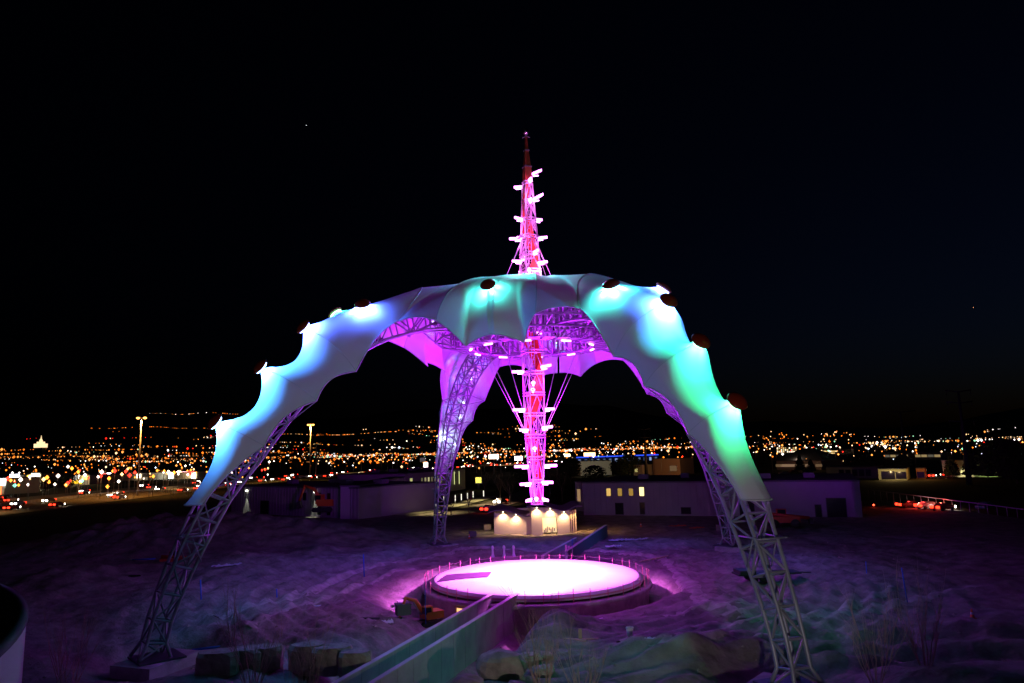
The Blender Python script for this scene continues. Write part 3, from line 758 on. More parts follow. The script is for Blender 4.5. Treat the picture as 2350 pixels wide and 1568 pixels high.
block(a_, b_, 24, 6.4, MBm, 'grey ribbed warehouse with two vertical wall lights, left behind the excavator',
      [(.62, 4.4, 1.0, 1.6, darkglass), (.73, 4.4, 1.0, 1.6, darkglass), (.80, 4.4, 1.0, 1.6, darkglass), (.73, 1.4, 1.0, 1.6, darkglass), (.80, 1.4, 1.0, 1.6, darkglass), (.30, 1.6, 3.2, 3.0, darkglass)], ribs=1.1, roofstuff=4)
d1 = (b_ - a_).normalized()
for s in (.145, .70):
    p = a_.lerp(b_, s); n_ = V3(d1.y, -d1.x, 0); t = empty('wall_light', (p.x + n_.x * .14, p.y + n_.y * .14, 0), math.atan2(d1.y, d1.x)); tag(t, 'bright vertical wall light on the %s part of the ribbed warehouse' % ('left' if s < .5 else 'right'), 'wall light')
    MB().box((0, -.1, 5.4), (.5, .3, .35)).build('lamp_head', glow('wall_lamp_head', (1, 1, .8), 6), t); MB().box((0, .02, 5.75), (.6, .2, .12)).build('bracket', steel, t)
    lamp('SPOT', 'wall_light_lamp', V3(p.x, p.y, 5.2) + n_ * .75, (.95, 1, .75), 900, .05, V3(p.x, p.y, 0) + n_ * .45, 42, .5)
block(b_ + V3(-.2, 1.5, 0), c_, 4, 6.8, MBm, 'receding office end of the left warehouse with a row of narrow windows',
      [(.1, 4.6, 2.2, 1.8, darkglass), (.04, 5.2, .5, .6, pane_mat((1, .8, .2), .8)), (.22, 4.6, 3.2, 2.6, darkglass)] + [(.42 + .085 * k, 4.9, 1.1, 1.8, darkglass) for k in range(6)], ribs=1.6)
a_, b_ = G(930, 1143), G(1068, 1122)
block(a_, b_, 24, 7.2, mat('office_wall', (.5, .48, .46), .7), 'flat roofed office building with warm lit windows behind the rear left leg',
      [(.08, 4.5, 1.6, 2.4, pane_mat((.9, .9, .35), .5))] + [(.24 + .052 * k, 4.4, 1.1, 2.2, pane_mat((.9, .8, .4), .12 + .2 * (k % 3))) for k in range(7)] + [(.80, 4.4, 1.6, 2.4, darkglass)] + [(.3 + .1 * k, 1.4, 1.6, 1.6, pane_mat((.9, .85, .4), .4)) for k in range(3)], roofstuff=5)
for k, px in enumerate((1016, 1028, 1044, 1055)):
    if k < 1: continue
    p = G(px, 1128 - k); t = empty('wall_light', (p.x, p.y - 1.6, 0)); tag(t, 'tall thin wall light on the office building, number %s from the leg' % ('one', 'two', 'three', 'four')[k] if False else ('first', 'second', 'middle', 'rightmost')[k] + ' tall thin wall light on the office end wall', 'wall light')
    MB().box((0, 0, 4.4), (.25, .1, 4.4)).build('light_tube', glow('yellow_green_tube', (.85, .9, .35), .9), t); MB().box((0, 0, 6.7), (.4, .2, .2)).build('cap', steel, t)
# buildings further out, from the picture's middle and right
beige = mat('beige_wall', (.55, .5, .42), .8)
block(G(1333, 1092), G(1404, 1090), 20, 7.0, beige, 'blank beige box building lit from below, above the long warehouse', ribs=4)
lamp('SPOT', 'yard_lamp', G(1352, 1094) + V3(0, -16, 4), (1, .92, .65), 5500, .2, G(1368, 1092) + V3(0, 0, 3), 110, .8)
block(G(1455, 1092), G(1475, 1092), 12, 5, beige, 'small dim beige house left of the orange lit building', [(.3, 2.5, 1.5, 1.5, pane_mat((1, .85, .3), .5))])
block(G(1500, 1090), G(1562, 1090), 16, 7.5, mat('tan_wall', (.5, .35, .25), .8), 'tan building faintly lit orange right of the dark tree', [(.75, 3, 3.5, 2.5, pane_mat((1, .6, .3), .12))])
lamp('POINT', 'yard_lamp', G(1530, 1093) + V3(0, -8, 6), (1, .45, .15), 2400, .2)
# blue lit long building
a_, b_ = G(1322, 1067), G(1512, 1059)
bl = block(a_, b_, 25, 6.5, mat('navy_wall', (.2, .22, .3), .6), 'long low building outlined by a bright blue light strip', [(.04 + .071 * k, 2.6, 2.6, 2.8, pane_mat((.35, .5, .9), .25 + .5 * (k % 3 == 0))) for k in range(14)])
L = (b_ - a_).length
for k in range(6): MB().box((L * (k + .5) / 6, -.35, 5.9), (L / 6 - 1.0, .3, .7)).build('light_strip', glow('blue_strip', (.03, .09, 1), 1.6 + .7 * (k % 2)), bl)
# right side buildings
def lit_rows(n, rows_, z0, dz, w_, h_, cols, seed):
    random.seed(seed); out = []
    for r_ in range(rows_):
        for k in range(n):
            if random.random() < .82: out.append(((k + .5) / n, z0 + dz * r_, w_, h_, random.choice(cols)))
    return out
ow = [pane_mat((1, .72, .32), 1.6), pane_mat((1, .62, .22), .9), pane_mat((1, .85, .6), 2.6)]
def far_block(x0, x1, ybase, ytop, **k):
    a, b = G(x0, ybase), G(x1, ybase); D = a.y; h = (ybase - ytop) / FPX * D
    return a, b, h
a, b, h = far_block(1783, 1830, 1041, 1026); block(a, b, 20, h, beige, 'office block with four rows of bright yellow windows, far right of the green leg', lit_rows(10, 3, h * .25, h * .27, 2.6, h * .15, ow, 3))
a, b, h = far_block(1840, 1880, 1042, 1030); block(a, b, 20, h, beige, 'office block with amber windows right of the four row office', lit_rows(8, 2, h * .3, h * .35, 3, h * .2, ow[:2], 4))
a, b, h = far_block(1886, 1922, 1044, 1032); block(a, b, 20, h, beige, 'third amber windowed office, nearest the dark field', lit_rows(7, 2, h * .3, h * .35, 3, h * .2, ow[:2], 5))
a, b, h = far_block(1783, 1886, 1078, 1058); r_ = block(a, b, 30, h, mat('brick_pale', (.5, .38, .32), .8), 'wide low store with hipped roof and warm lit front, right of the green leg', lit_rows(9, 1, h * .45, 1, 3.2, h * .3, [pane_mat((1, .6, .35), .22), pane_mat((1, .6, .3), .1)], 8))
MB().add([(-2, -2, h), ((b - a).length + 2, -2, h), ((b - a).length + 2, 32, h), (-2, 32, h), ((b - a).length * .4, 15, h + 6), ((b - a).length * .6, 15, h + 6)], [(0, 1, 5, 4), (1, 2, 5), (2, 3, 4, 5), (3, 0, 4)]).build('hipped_roof', mat('roof_dark', (.1, .1, .1)), r_)
lamp('POINT', 'yard_lamp', a + V3(8, -8, 6), (1, .7, .5), 260, .2); lamp('POINT', 'yard_lamp', b + V3(-10, -8, 6), (1, .6, .35), 260, .2)
a, b, h = far_block(2017, 2082, 1102, 1078); block(a, b, 18, h, mat('olive_wall', (.5, .5, .3), .8), 'pale industrial building with two amber wall lights on the right', [(.35, 1.6, 4, 2.6, darkglass), (.8, 1.6, 3, 2.2, darkglass)])
for px in (2033, 2053): lamp('POINT', 'yard_lamp', G(px, 1103) + V3(0, -2.2, h * .72), (1, .7, .3), 420, .1)
a, b, h = far_block(1898, 2016, 1098, 1074); block(a, b, 16, h, mat('olive_dark', (.3, .3, .2), .8), 'dim long building with small arched openings right of the green leg', [(.3 + .13 * k, 2.0, 1.6, 2.2, darkglass) for k in range(5)])
a, b, h = far_block(2104, 2124, 1098, 1076); block(a, b, 8, h, mat('orange_wall', (.6, .3, .12), .8), 'small orange lit gabled shed between the pale industrial building and the pylon', [(.5, 1.2, 2.2, 2.0, darkglass)])
lamp('POINT', 'yard_lamp', G(2114, 1100) + V3(0, -3, 4), (1, .45, .12), 700, .1)
a, b, h = far_block(2165, 2290, 1094, 1058); block(a, b, 20, h, mat('pale_green_wall', (.5, .52, .36), .8), 'large pale green hall with a big floodlit cone patch behind the power pylon', [(.62, h * .35, 5, h * .3, darkglass), (.8, h * .35, 4, h * .3, darkglass)])
lamp('SPOT', 'yard_lamp', G(2212, 1094) + V3(0, -1.5, h * .95), (1, .85, .5), 8000, .1, G(2212, 1094) + V3(0, -1.2, 0), 60, .6)
lamp('SPOT', 'yard_lamp', G(2262, 1094) + V3(0, -1.5, h * .8), (.75, 1, .35), 1800, .1, G(2262, 1094) + V3(0, -1.2, 0), 90, .6)
a, b, h = far_block(2030, 2160, 1054, 1040); block(a, b, 20, h, mat('olive_dark', (.3, .3, .2)), 'low dark flat roofed store behind the right hand buildings', lit_rows(9, 1, h * .5, 1, 4, 1.6, [pane_mat((.8, .7, .5), .12), pane_mat((1, .7, .3), .3)], 6))
# retail strip on the left: (x0, x1, ybase, ytop, wall colour, label, signs [(s, z frac, w px, h px, colour, strength)])
RET = [(-20, 12, 1135, 1100, 'cut off white lit shop at the left edge', [(.8, .8, 14, 10, (.8, .95, 1), 6), (.6, .3, 10, 18, (1, .1, .02), 3)]),
       (18, 52, 1120, 1092, 'shop under a large glowing lilac white panel', [(.45, .75, 26, 13, (.85, .85, 1), 8), (.3, .2, 10, 8, (1, .02, .01), 3), (.85, .25, 14, 6, (1, .12, .02), 2)]),
       (60, 92, 1122, 1090, 'petrol station shop under a glowing yellow canopy', [(.25, .72, 14, 9, (1, .55, .02), 4), (.65, .62, 22, 20, (1, .9, .6), 9), (.2, .15, 14, 10, (1, .02, .01), 4)]),
       (118, 158, 1112, 1094, 'beige store with red glowing letters band', [(.12, .78, 7, 7, (1, .03, .02), 4), (.45, .78, 15, 8, (1, .12, .1), 6), (.88, .8, 8, 7, (1, .1, .06), 4), (.35, .35, 8, 6, (1, .45, .2), 3)]),
       (165, 205, 1112, 1092, 'restaurant with a long yellow glowing sign', [(.3, .3, 30, 5, (1, .6, .02), 3), (.75, .75, 13, 5, (1, .7, .1), 3), (.2, .7, 10, 8, (1, .9, .8), 2)]),
       (232, 262, 1105, 1090, 'store with red roofline and bright white front', [(.25, .8, 12, 8, (1, .08, .06), 5), (.62, .7, 10, 12, (1, .9, 1), 8)]),
       (292, 345, 1102, 1087, 'wide dim green grey store under the sodium mast lamp', [(.15, .3, 18, 12, (1, .75, .45), 7), (.5, .6, 14, 6, (1, .8, .6), 4)]),
       (372, 400, 1100, 1086, 'store with small yellow sign left of the first leg', [(.2, .3, 14, 5, (.9, .85, .02), 2.5), (.75, .6, 12, 9, (1, 1, .9), 7)]),
       (405, 450, 1098, 1084, 'bright red and white fronted store beside the first leg', [(.1, .5, 9, 12, (1, .6, .5), 7), (.38, .5, 20, 11, (1, .35, .4), 8), (.75, .8, 18, 6, (1, .03, .03), 3), (.9, .45, 14, 9, (1, .85, .5), 6)]),
       ]
sw = mat('store_wall', (.42, .38, .28), .8)
for (x0, x1, yb, yt, lab, signs) in RET:
    a, b, h = far_block(x0, x1, yb, yt); r_ = block(a, b, 15, h, sw, lab, name='store', cat='store'); L = (b - a).length; ppm = FPX / a.y
    for (s, zf, wp_, hp, c, st_) in signs:
        MB().box((s * L, -.4, zf * h), (wp_ * 1.25 / ppm, .4, hp * 1.4 / ppm)).build('sign', glow('sign_%.2f_%.2f_%.2f_%.1f' % (*c, st_), c, st_ * 1.6), r_)
    for q in (.25, .75): MB().box((q * L, -.1, h * .25), (L * .28, .14, h * .4)).build('shop_window', pane_mat((.9, .7, .4), .25), r_)
    if x0 in (60, 165, 405): lamp('POINT', 'shop_lamp', a + (b - a) * .5 + V3(0, -9, 5), (1, .75, .45), 3500, .3)
random.seed(77)
ll = {}
for i_, (c, st_) in enumerate((((1, .82, .66), 6), ((1, .55, .2), 4), ((1, .03, .015), 5), ((1, .30, .03), 4), ((.3, 1, .7), 2.5))):
    m_ = MB(); m_.tube([(0, 0, 0), (0, 0, 1)], .03, 4, 0); m_.lathe([(.001, .11), (.075, 0), (.001, -.13)], 8, (0, 0, 1), 1); ll[i_] = (m_, [steel, glow('lot_%d' % i_, c, st_)])
def lot_lamp(px, py_, D, i_, szpx, label):
    p = GY(px, py_, D); sz = szpx * D / FPX; m_ = MB(); m_.tube([(0, 0, 0), (0, 0, p.z)], .08, 4, 0); m_.lathe([(.001, sz * .6), (sz * .5, 0), (.001, -sz * .6)], 8, (0, 0, p.z), 1)
    wh = 'near the left edge of the view' if px < 120 else 'around the yellow signed restaurant' if px < 230 else 'by the leftmost sodium mast' if px < 360 else 'before the bright red and white store' if px < 470 else 'right of the front left leg'
    lab = '%s lamp over the shopping strip parking, %s' % (('white', 'pale yellow', 'red', 'amber', 'greenish')[i_], wh)
    o = m_.build('parking_lamp', ll[i_][1], None, (p.x, p.y, 0)); tag(o, lab, 'parking lamp', '%s parking lamps %s' % (('white', 'pale yellow', 'red', 'amber', 'greenish')[i_], wh))
for k in range(88):
    px = random.uniform(0, 470) if k < 70 else random.uniform(470, 620); yb = 1112 - px * .055
    lot_lamp(px, yb + random.gauss(-4, 9), random.uniform(250, 330), random.choice((0, 0, 1, 1, 2, 2, 3, 3, 4 if k % 5 == 0 else 0)), random.uniform(3, 9) * (1 if px < 420 else .6), None)
# billboards and signs in the middle
def billboard(px, py_, D, wp_, hp, c, s, label, base=None):
    p = GY(px, py_, D); ppm = FPX / D; r_ = empty('billboard', (p.x, p.y, 0)); tag(r_, label, 'billboard')
    MB().box((0, 0, p.z), (wp_ / ppm, .5, hp / ppm)).build('panel', glow('bb_%.2f_%.2f_%.2f_%.1f' % (*c, s), c, s), r_)
    MB().box((0, .1, p.z - hp / ppm * .5 - .2), (wp_ / ppm + .6, .7, .3)).build('catwalk', steel, r_); MB().tube([(0, .3, 0), (0, .3, p.z)], .4, 8).build('pole', steel, r_)
for q in [(1133, 1048, 420, 22, 10, (1, .75, .55), 6, 'glowing rounded white billboard left of the spire'), (1190, 1052, 430, 18, 9, (1, .8, 1), 5, 'white pink billboard just left of the spire base'),
          (977, 1067, 430, 9, 11, (1, .8, .8), 7, 'small white sign with red rim behind the rear left leg'), (1302, 1045, 500, 13, 6, (1, .75, .4), 5, 'small warm white billboard right of the spire'),
          (1353, 1043, 500, 26, 8, (1, .45, .2), 5, 'orange white billboard above the blue lit building'), (1098, 1102, 260, 13, 12, (.95, .8, .12), 1.6, 'square yellow lit sign behind the street trees'),
          (970, 1055, 450, 12, 8, (.12, .1, .12), .6, 'dim grey billboard with slanted emblem above the road'), (1900, 1052, 500, 10, 6, (1, .1, .1), 3, 'small red sign in front of the far offices'),
          (1915, 1049, 500, 8, 7, (1, .3, .3), 5, 'small pink red sign, rightmost of the red signs')]:
    billboard(*q)
# temple on the hill
tp = GY(93, 1028, 2600); tz = far_z(tp.x, tp.y); t = empty('temple', (tp.x, tp.y, 0)); tag(t, 'cream floodlit temple with a pointed spire on the left hillside', 'temple')
tw = glow('temple_floodlit_glow', (1, .72, .38), 1.4); zb = 13.7 + (1064 - 1028) / FPX * 2600 - 6  # floodlighting put into the walls as their own glow
MB().box((0, 0, zb / 2), (26, 20, zb)).build('hill_base', scrub, t)
MB().box((0, 0, zb + 7), (36, 22, 14)).build('hall', tw, t); MB().box((0, 0, zb + 17), (20, 16, 8)).build('tier', tw, t); MB().lathe([(6, 0), (5, 7), (2, 12), (.3, 24)], 8, (0, 0, zb + 20)).build('spire', tw, t)
# ================================================================== ROADS
asph = mat('asphalt', (.055, .052, .05), .85, var=.2, scale=.3, bump=.2, bscale=8)
conc_road = mat('concrete_road', (.20, .17, .12), .85, var=.12, scale=.05)
def ribbon(pts, wd, m, name, z=.02):
    rows = []
    pts = [Vector(p) for p in pts]
    for i, p in enumerate(pts):
        d = (pts[min(i + 1, len(pts) - 1)] - pts[max(i - 1, 0)]); d.z = 0; d.normalize(); n = V3(-d.y, d.x, 0)
        rows.append([(p + n * wd / 2 + V3(0, 0, z)), (p - n * wd / 2 + V3(0, 0, z))])
    m_ = MB(); m_.grid(rows, sm=False); o = m_.build(name, m); tag(o, kind='structure'); return o
FWP = [V3(-160, 90, .1), V3(-150, 184, .1), V3(-148, 290, .1), V3(-138, 390, .1), V3(-98, 490, .1), V3(-50, 590, .1), V3(60, 780, .1), V3(200, 1000, .1)]
ribbon(FWP, 30, conc_road, 'freeway')
fr2 = [p + V3(-34, 12, 0) for p in FWP]; ribbon(fr2, 24, conc_road, 'freeway_far_lanes', .03)
mk = mat('lane_paint', (.75, .73, .65), .6)
def along(pts, s):
    tot = [0]
    for a, b in zip(pts, pts[1:]): tot.append(tot[-1] + (b - a).length)
    s *= tot[-1]
    for i in range(len(pts) - 1):
        if s <= tot[i + 1]: 
            t = (s - tot[i]) / (tot[i + 1] - tot[i]); d = (pts[i + 1] - pts[i]).normalized(); return pts[i].lerp(pts[i + 1], t), d
    return pts[-1], (pts[-1] - pts[-2]).normalized()
m_ = MB()
for off in (-11, -7.3, -3.6, 0, 3.6, 7.3, 11):
    for k in range(60):
        p, d = along(FWP, k / 130); n = V3(-d.y, d.x, 0); m_.box(p + n * off + V3(0, 0, .03), (3.5, .18, .004), math.atan2(d.y, d.x))
tag(m_.build('lane_marking', mk), kind='structure')
m_ = MB(); rows = []
bp = []
for k in range(40):
    p, d = along(FWP, k / 50); bp.append((p + V3(-d.y, d.x, 0) * 16.2, d))
for (p, d), (q, e) in zip(bp, bp[1:]): m_.box(((p.x + q.x) / 2, (p.y + q.y) / 2, .5), ((q - p).length + .05, .35, .9), math.atan2((q - p).y, (q - p).x))
tag(m_.build('median_barrier', concrete), 'low concrete median barrier running along the lit freeway', 'barrier')
# the lit street behind the rear left leg
sa = [G(900, 1196), G(1010, 1186), G(1090, 1172), G(1160, 1152), G(1240, 1122)]
ribbon([p + V3(0, 0, .08) for p in sa], 9, mat('street_asphalt', (.16, .13, .11), .85), 'street')
sb = [G(905, 1184), G(1000, 1172), G(1070, 1155), G(1130, 1140)]
ribbon([p + V3(0, 0, .1) for p in sb], 5, mat('pavement', (.34, .32, .24), .85), 'pavement', .06)
ribbon([p + V3(0, 0, .06) for p in [G(935, 1158), G(1000, 1154), G(1060, 1138), G(1110, 1126)]], 10, mat('verge_grass', (.10, .12, .04), .95), 'verge', .04)
random.seed(3)
for k, (px, py_) in enumerate(((1019, 1162), (1045, 1158), (1059, 1155), (1073, 1152), (1086, 1148), (1110, 1146), (1000, 1180))):
    p = G(px, py_); t = empty('bollard_light', (p.x, p.y, 0)); tag(t, 'slim glowing white bollard along the lit pavement', 'bollard light', 'bollard lights along the pavement')
    MB().tube([(0, 0, 0), (0, 0, .8)], .09, 8).build('post', steel, t); MB().tube([(0, 0, .8), (0, 0, 2.4)], .10, 8).build('light_tube', glow('bollard_tube', (1, .95, .75), 1.6), t)
for px, py_ in ((1010, 1178), (1065, 1160), (1110, 1150)):
    lamp('SPOT', 'pavement_lamp', G(px, py_) + V3(0, -1, 5), (1, .80, .36), 2200, .15, G(px, py_) + V3(0, -.9, 0), 120, .5)
lamp('SPOT', 'pavement_lamp', G(950, 1158) + V3(0, 0, 3), (1, .9, .4), 900, .15, G(950, 1158), 130, .5); lamp('SPOT', 'pavement_lamp', G(1130, 1158) + V3(0, 0, 5), (1, .7, .4), 1800, .15, G(1130, 1158), 130, .5)
# ================================================================== CARS
def car_meshes(bc):
    m_ = MB(); prof = [(-2.2, .35), (-2.25, .8), (-1.9, .95), (-1.3, 1.0), (-.75, 1.42), (.7, 1.45), (1.35, 1.02), (2.1, .9), (2.25, .6), (2.2, .35)]
    for w0 in (-.88, .88): pass
    vs = [(x, y_ * (.82 if z > 1.1 else 1), z) for y_ in (-.88, .88) for (x, z) in prof]; n = len(prof)
    m_.add(vs, [tuple(range(n)), tuple(range(2 * n - 1, n - 1, -1))] + [(i, i + n, (i + 1) % n + n, (i + 1) % n) for i in range(n)])
    return m_.mesh('car_body', bc)
carpaint = [mat('car_%d' % i, c, .3, .3) for i, c in enumerate(((.02, .02, .025), (.5, .5, .52), (.25, .03, .03), (.05, .08, .2), (.7, .7, .68)))]
bodies = [car_meshes(p) for p in carpaint]
wheel = MB(); wheel.tube([(0, -.1, 0), (0, .1, 0)], .33, 12); wheel_me = wheel.mesh('wheel', mat('tyre', (.02, .02, .02), .9))
win = MB(); win.box((-.03, 0, 1.24), (1.7, 1.56, .28)); win_me = win.mesh('side_windows', darkglass)
hl_me = MB().box((0, 0, 0), (.3, .62, .42)).mesh('headlight', glow('headlight', (1, .9, .75), 14)); tl_me = MB().box((0, 0, 0), (.3, .62, .42)).mesh('taillight', glow('taillight', (1, .03, .01), 6))
offhl = MB().box((0, 0, 0), (.08, .4, .2)).mesh('headlight_off', steel)
def car(p, rz, k, label, lights=True, group=None, sc=1.0):
    r_ = empty('car', p, rz); tag(r_, label, 'car', group); r_.scale = (sc, sc, sc)
    inst('body', bodies[k % 5], r_); inst('window_band', win_me, r_)
    for x in (-1.35, 1.4):
        for y_ in (-.85, .85): inst('wheel', wheel_me, r_, (x, y_, .33))
    for y_ in (-.62, .62):
        inst('headlight', hl_me if lights else offhl, r_, (2.24, y_, .68)); inst('taillight', tl_me if lights else offhl, r_, (-2.26, y_, .78))
random.seed(11)
for k in range(90):
    s = .08 + .66 * (k + random.random()) / 90; away = k % 2
    p, d = along(FWP if k % 3 else fr2, s); n = V3(-d.y, d.x, 0)
    off = random.choice((3, 6.5, 10)) * (-1 if away else 1)
    rz = math.atan2(d.y, d.x) + (0 if away else math.pi)
    car(p + n * off + V3(0, 0, .06), rz, k, ('%s car with red tail lights driving away on the freeway, %s' if away else '%s car with bright headlights coming nearer on the freeway, %s') % (('black', 'silver', 'dark red', 'navy blue', 'white')[k % 5], 'near stretch' if s < .3 else 'middle stretch' if s < .5 else 'far stretch'), True,
        ('%s cars driving away, %s' if away else '%s cars coming nearer, %s') % (('black', 'silver', 'dark red', 'navy blue', 'white')[k % 5], 'near stretch' if s < .3 else 'middle stretch' if s < .5 else 'far stretch'))
p = G(1122, 1176); car(p + V3(0, 0, .14), 1.1, 4, 'pale car with red tail lights on the street left of the kiosk')
p = G(1149, 1158); car(p + V3(0, 0, .14), -2.0, 0, 'dark car facing the viewer with two bright headlights on the street')
for k, (px, py_) in enumerate(((2088, 1166), (2130, 1168), (2165, 1172), (2262, 1170), (1950, 1170))):
    car(G(px, py_), .2 * k, k, ('dark car below the red lit railing, left', 'silver car under the middle of the railing', 'red car right of the silver one under the railing', 'blue car at the far right road', 'white car by the right end of the long warehouse')[k], k in (0, 1, 2))
for k, (px, py_) in enumerate(((1800, 1090), (1822, 1086), (1850, 1088), (2140, 1096), (2168, 1094))):
    car(G(px, py_), .3 * k, k + 1, ('silver car parked left of the conifers at the hip roofed store', 'dark red car parked between the two store conifers', 'navy car parked right of the store conifers', 'white car with lights on beside the orange lit shed', 'black car with lights on, left of the floodlit hall')[k], k > 2)
# ================================================================== MAST LAMPS, PYLONS
def mast(px, pyt, D, c, e, label, heads=2, lit=True):
    p = GY(px, pyt, D); t = empty('mast_lamp', (p.x, p.y, 0)); tag(t, label, 'mast lamp'); H = p.z
    MB().tube([(0, 0, 0), (0, 0, H)], [.38, .2], 8).build('pole', mat('mast_steel', (.35, .33, .3), .6), t)
    MB().tube([(-1.2, 0, H - .1), (1.2, 0, H - .1)], .12, 6).build('crossbar', steel, t)
    for s in ((-1.3, 1.3) if heads == 2 else (-1.3, 0, 1.3)): MB().lathe([(.001, .3), (.5, .25), (.7, -.1), (.3, -.45), (.001, -.5)], 12, (s, 0, H - .2)).build('lamp_head', glow('mast_%s' % lit, c, 6 if lit else .3), t)
    if e: lamp('SPOT', 'mast_lamp_light', V3(p.x, p.y - .2, H - 1.2), c, e, .4, V3(p.x, p.y, 0), 125, .6)
mast(325, 958, 275, (1, .42, .08), 45000, 'tall sodium mast lamp with two amber heads beside the freeway, leftmost')
mast(713, 974, 382, (1, .55, .12), 38000, 'tall sodium mast lamp with amber heads between the two left legs', 3)
mast(726, 1018, 470, (.6, .5, .2), 0, 'unlit grey mast standing close behind the second sodium mast', 2, False)
mast(1008, 1000, 520, (1, .6, .2), 0, 'amber lamp on a mast just left of the bright flood on the rear left leg', 2, True)
for (x, y_, e) in ((-152, 196, 15000), (-149, 330, 12000), (-100, 490, 14000), (-60, 570, 14000), (-10, 650, 14000)):
    lamp('SPOT', 'roadside_light', V3(x, y_, 13), (1, .58, .24), e, .3, V3(x, y_, 0), 125, .8)
pst = mat('pylon_dark', (.03, .03, .035), .7)
def power(px, pt, D, arms, label, hw):
    p = GY(px, pt, D); H = p.z; t = empty('power_pylon', (p.x, p.y, 0)); tag(t, label, 'power pylon'); 
    MB().tube([(0, 0, 0), (0, 0, H)], [.85, .28], 8).build('pole', pst, t)
    for z in arms:
        MB().tube([(-hw, 0, H - z + .5), (0, 0, H - z), (hw, 0, H - z + .5)], .18, 5).build('crossarm', pst, t)
        for s in (-hw + .3, hw - .3): MB().tube([(s, 0, H - z + .4), (s, 0, H - z - 1.0)], .1, 5).build('insulator', pst, t)
power(2199, 898, 215, (.2, 3.6, 9.2), 'tall dark power pylon with three crossarms, nearest on the right', 3.9)
power(2066, 945, 300, (.2, 11), 'mid distance dark power pylon left of the tallest one', 6)
power(1744, 1000, 420, (.2, 4), 'faint power pylon just right of the green leg', 5)
power(1478, 985, 330, (.2, 4), 'faint thin power pole above the blue lit building', 3)
power(1565, 990, 380, (.2, 4), 'thin power pole left of the rear right leg', 3)
# elevated railing on the right
ra, rb = G(1995, 1150), G(2360, 1190)
t = empty('railing', (ra.x, ra.y, 0)); tag(t, 'long sloping white topped railing across the red lit yard on the right', 'railing'); d = rb - ra; L = d.length
t.rotation_euler = (0, 0, math.atan2(d.y, d.x)); rail = mat('rail_white', (.5, .5, .48), .6)
z0, z1 = 2.6, 1.4
MB().tube([(0, 0, z0), (L, 0, z1)], .10, 6).build('rail', rail, t)
for k in range(21): MB().tube([(L * k / 20, 0, -.1), (L * k / 20, 0, z0 + (z1 - z0) * k / 20)], .06, 5).build('post', rail, t)
lamp('POINT', 'yard_red', G(2105, 1168) + V3(0, 0, 1.2), (1, .03, .02), 260, .1); lamp('POINT', 'yard_red', G(2160, 1170) + V3(0, 0, 1.5), (1, .1, .05), 160, .1)
for k, (px, py_, c) in enumerate(((2104, 1164, (1, .05, .02)), (2154, 1160, (1, .08, .02)), (2158, 1168, (1, .1, .03)), (2005, 1159, (1, .05, .02)), (2175, 1168, (1, .9, .8)))):
    p = GY(px, py_, 150); t = empty('marker_lamp', (p.x, p.y, 0)); tag(t, ('bright red lamp under the railing', 'upper red lamp right of the brightest one', 'lower red lamp right of the brightest one', 'small red lamp nearest the long warehouse', 'white lamp beside the red lamps under the railing')[k], 'lamp')
    MB().tube([(0, 0, -.1), (0, 0, p.z)], .04, 5).build('post', steel, t); MB().lathe([(.001, .2), (.22, 0), (.001, -.2)], 8, (0, 0, p.z)).build('lamp_head', glow('marker_%d' % (k == 4), c, 12), t)
# ================================================================== STREET LIGHTS OF THE TOWN
cols = [((1, .20, .015), 2.6), ((1, .33, .06), 3.2), ((1, .60, .30), 3.4), ((1, .90, .80), 4.5), ((.75, .85, 1), 3.5), ((1, .02, .01), 3.0), ((.4, 1, .6), 2.0)]
names = ['amber', 'orange yellow', 'warm white', 'white', 'cool white', 'red', 'greenish']
def lamp_me(i, sz):
    m_ = MB(); m_.tube([(0, 0, 0), (0, 0, 8)], .09, 4, 0); m_.tube([(0, 0, 8), (0, -1.2, 8.1)], .06, 4, 0); m_.lathe([(.001, .5 * sz), (.5 * sz, 0), (.001, -.5 * sz)], 6, (0, -1.2, 8.0), 1)
    return m_.mesh('street_lamp', [steel, glow('city_%d' % i, *cols[i])])
lms = {(i, z): lamp_me(i, z) for i in range(7) for z in (.9, 1.3, 1.8)}
random.seed(21)
def wcol(az):
    r_ = random.random()
    if az < 0: w_ = (.40, .25, .14, .10, .04, .05, .02)
    elif az < 22: w_ = (.36, .24, .18, .12, .03, .05, .02)
    else: w_ = (.12, .2, .28, .22, .08, .05, .05)
    s = 0
    for i, q in enumerate(w_):
        s += q
        if r_ < s: return i
    return 2
cnt = 0
while cnt < 285:
    az = random.uniform(-37, 37); D = 330 * (1300 / 330) ** random.random()
    if az < -12 and D < 420: continue
    x, y_ = D * math.sin(R(az)), D * math.cos(R(az))
    if az > 8 and D < 360 and random.random() < .5: continue
    i = wcol(az); sz = .9 if D < 560 else 1.3 if D < 900 else 1.8
    side = 'left' if az < -12 else 'middle' if az < 12 else 'right'
    o = inst('street_lamp', lms[(i, sz)], None, (x, y_, far_z(x, y_)), random.uniform(-1, 1)); o.scale = (1, 1, random.uniform(.8, 1.25))
    tag(o, 'small %s street light among the town lights, %s side of the view' % (names[i], side), 'street light', '%s street lights of the %s town' % (names[i], side)); cnt += 1
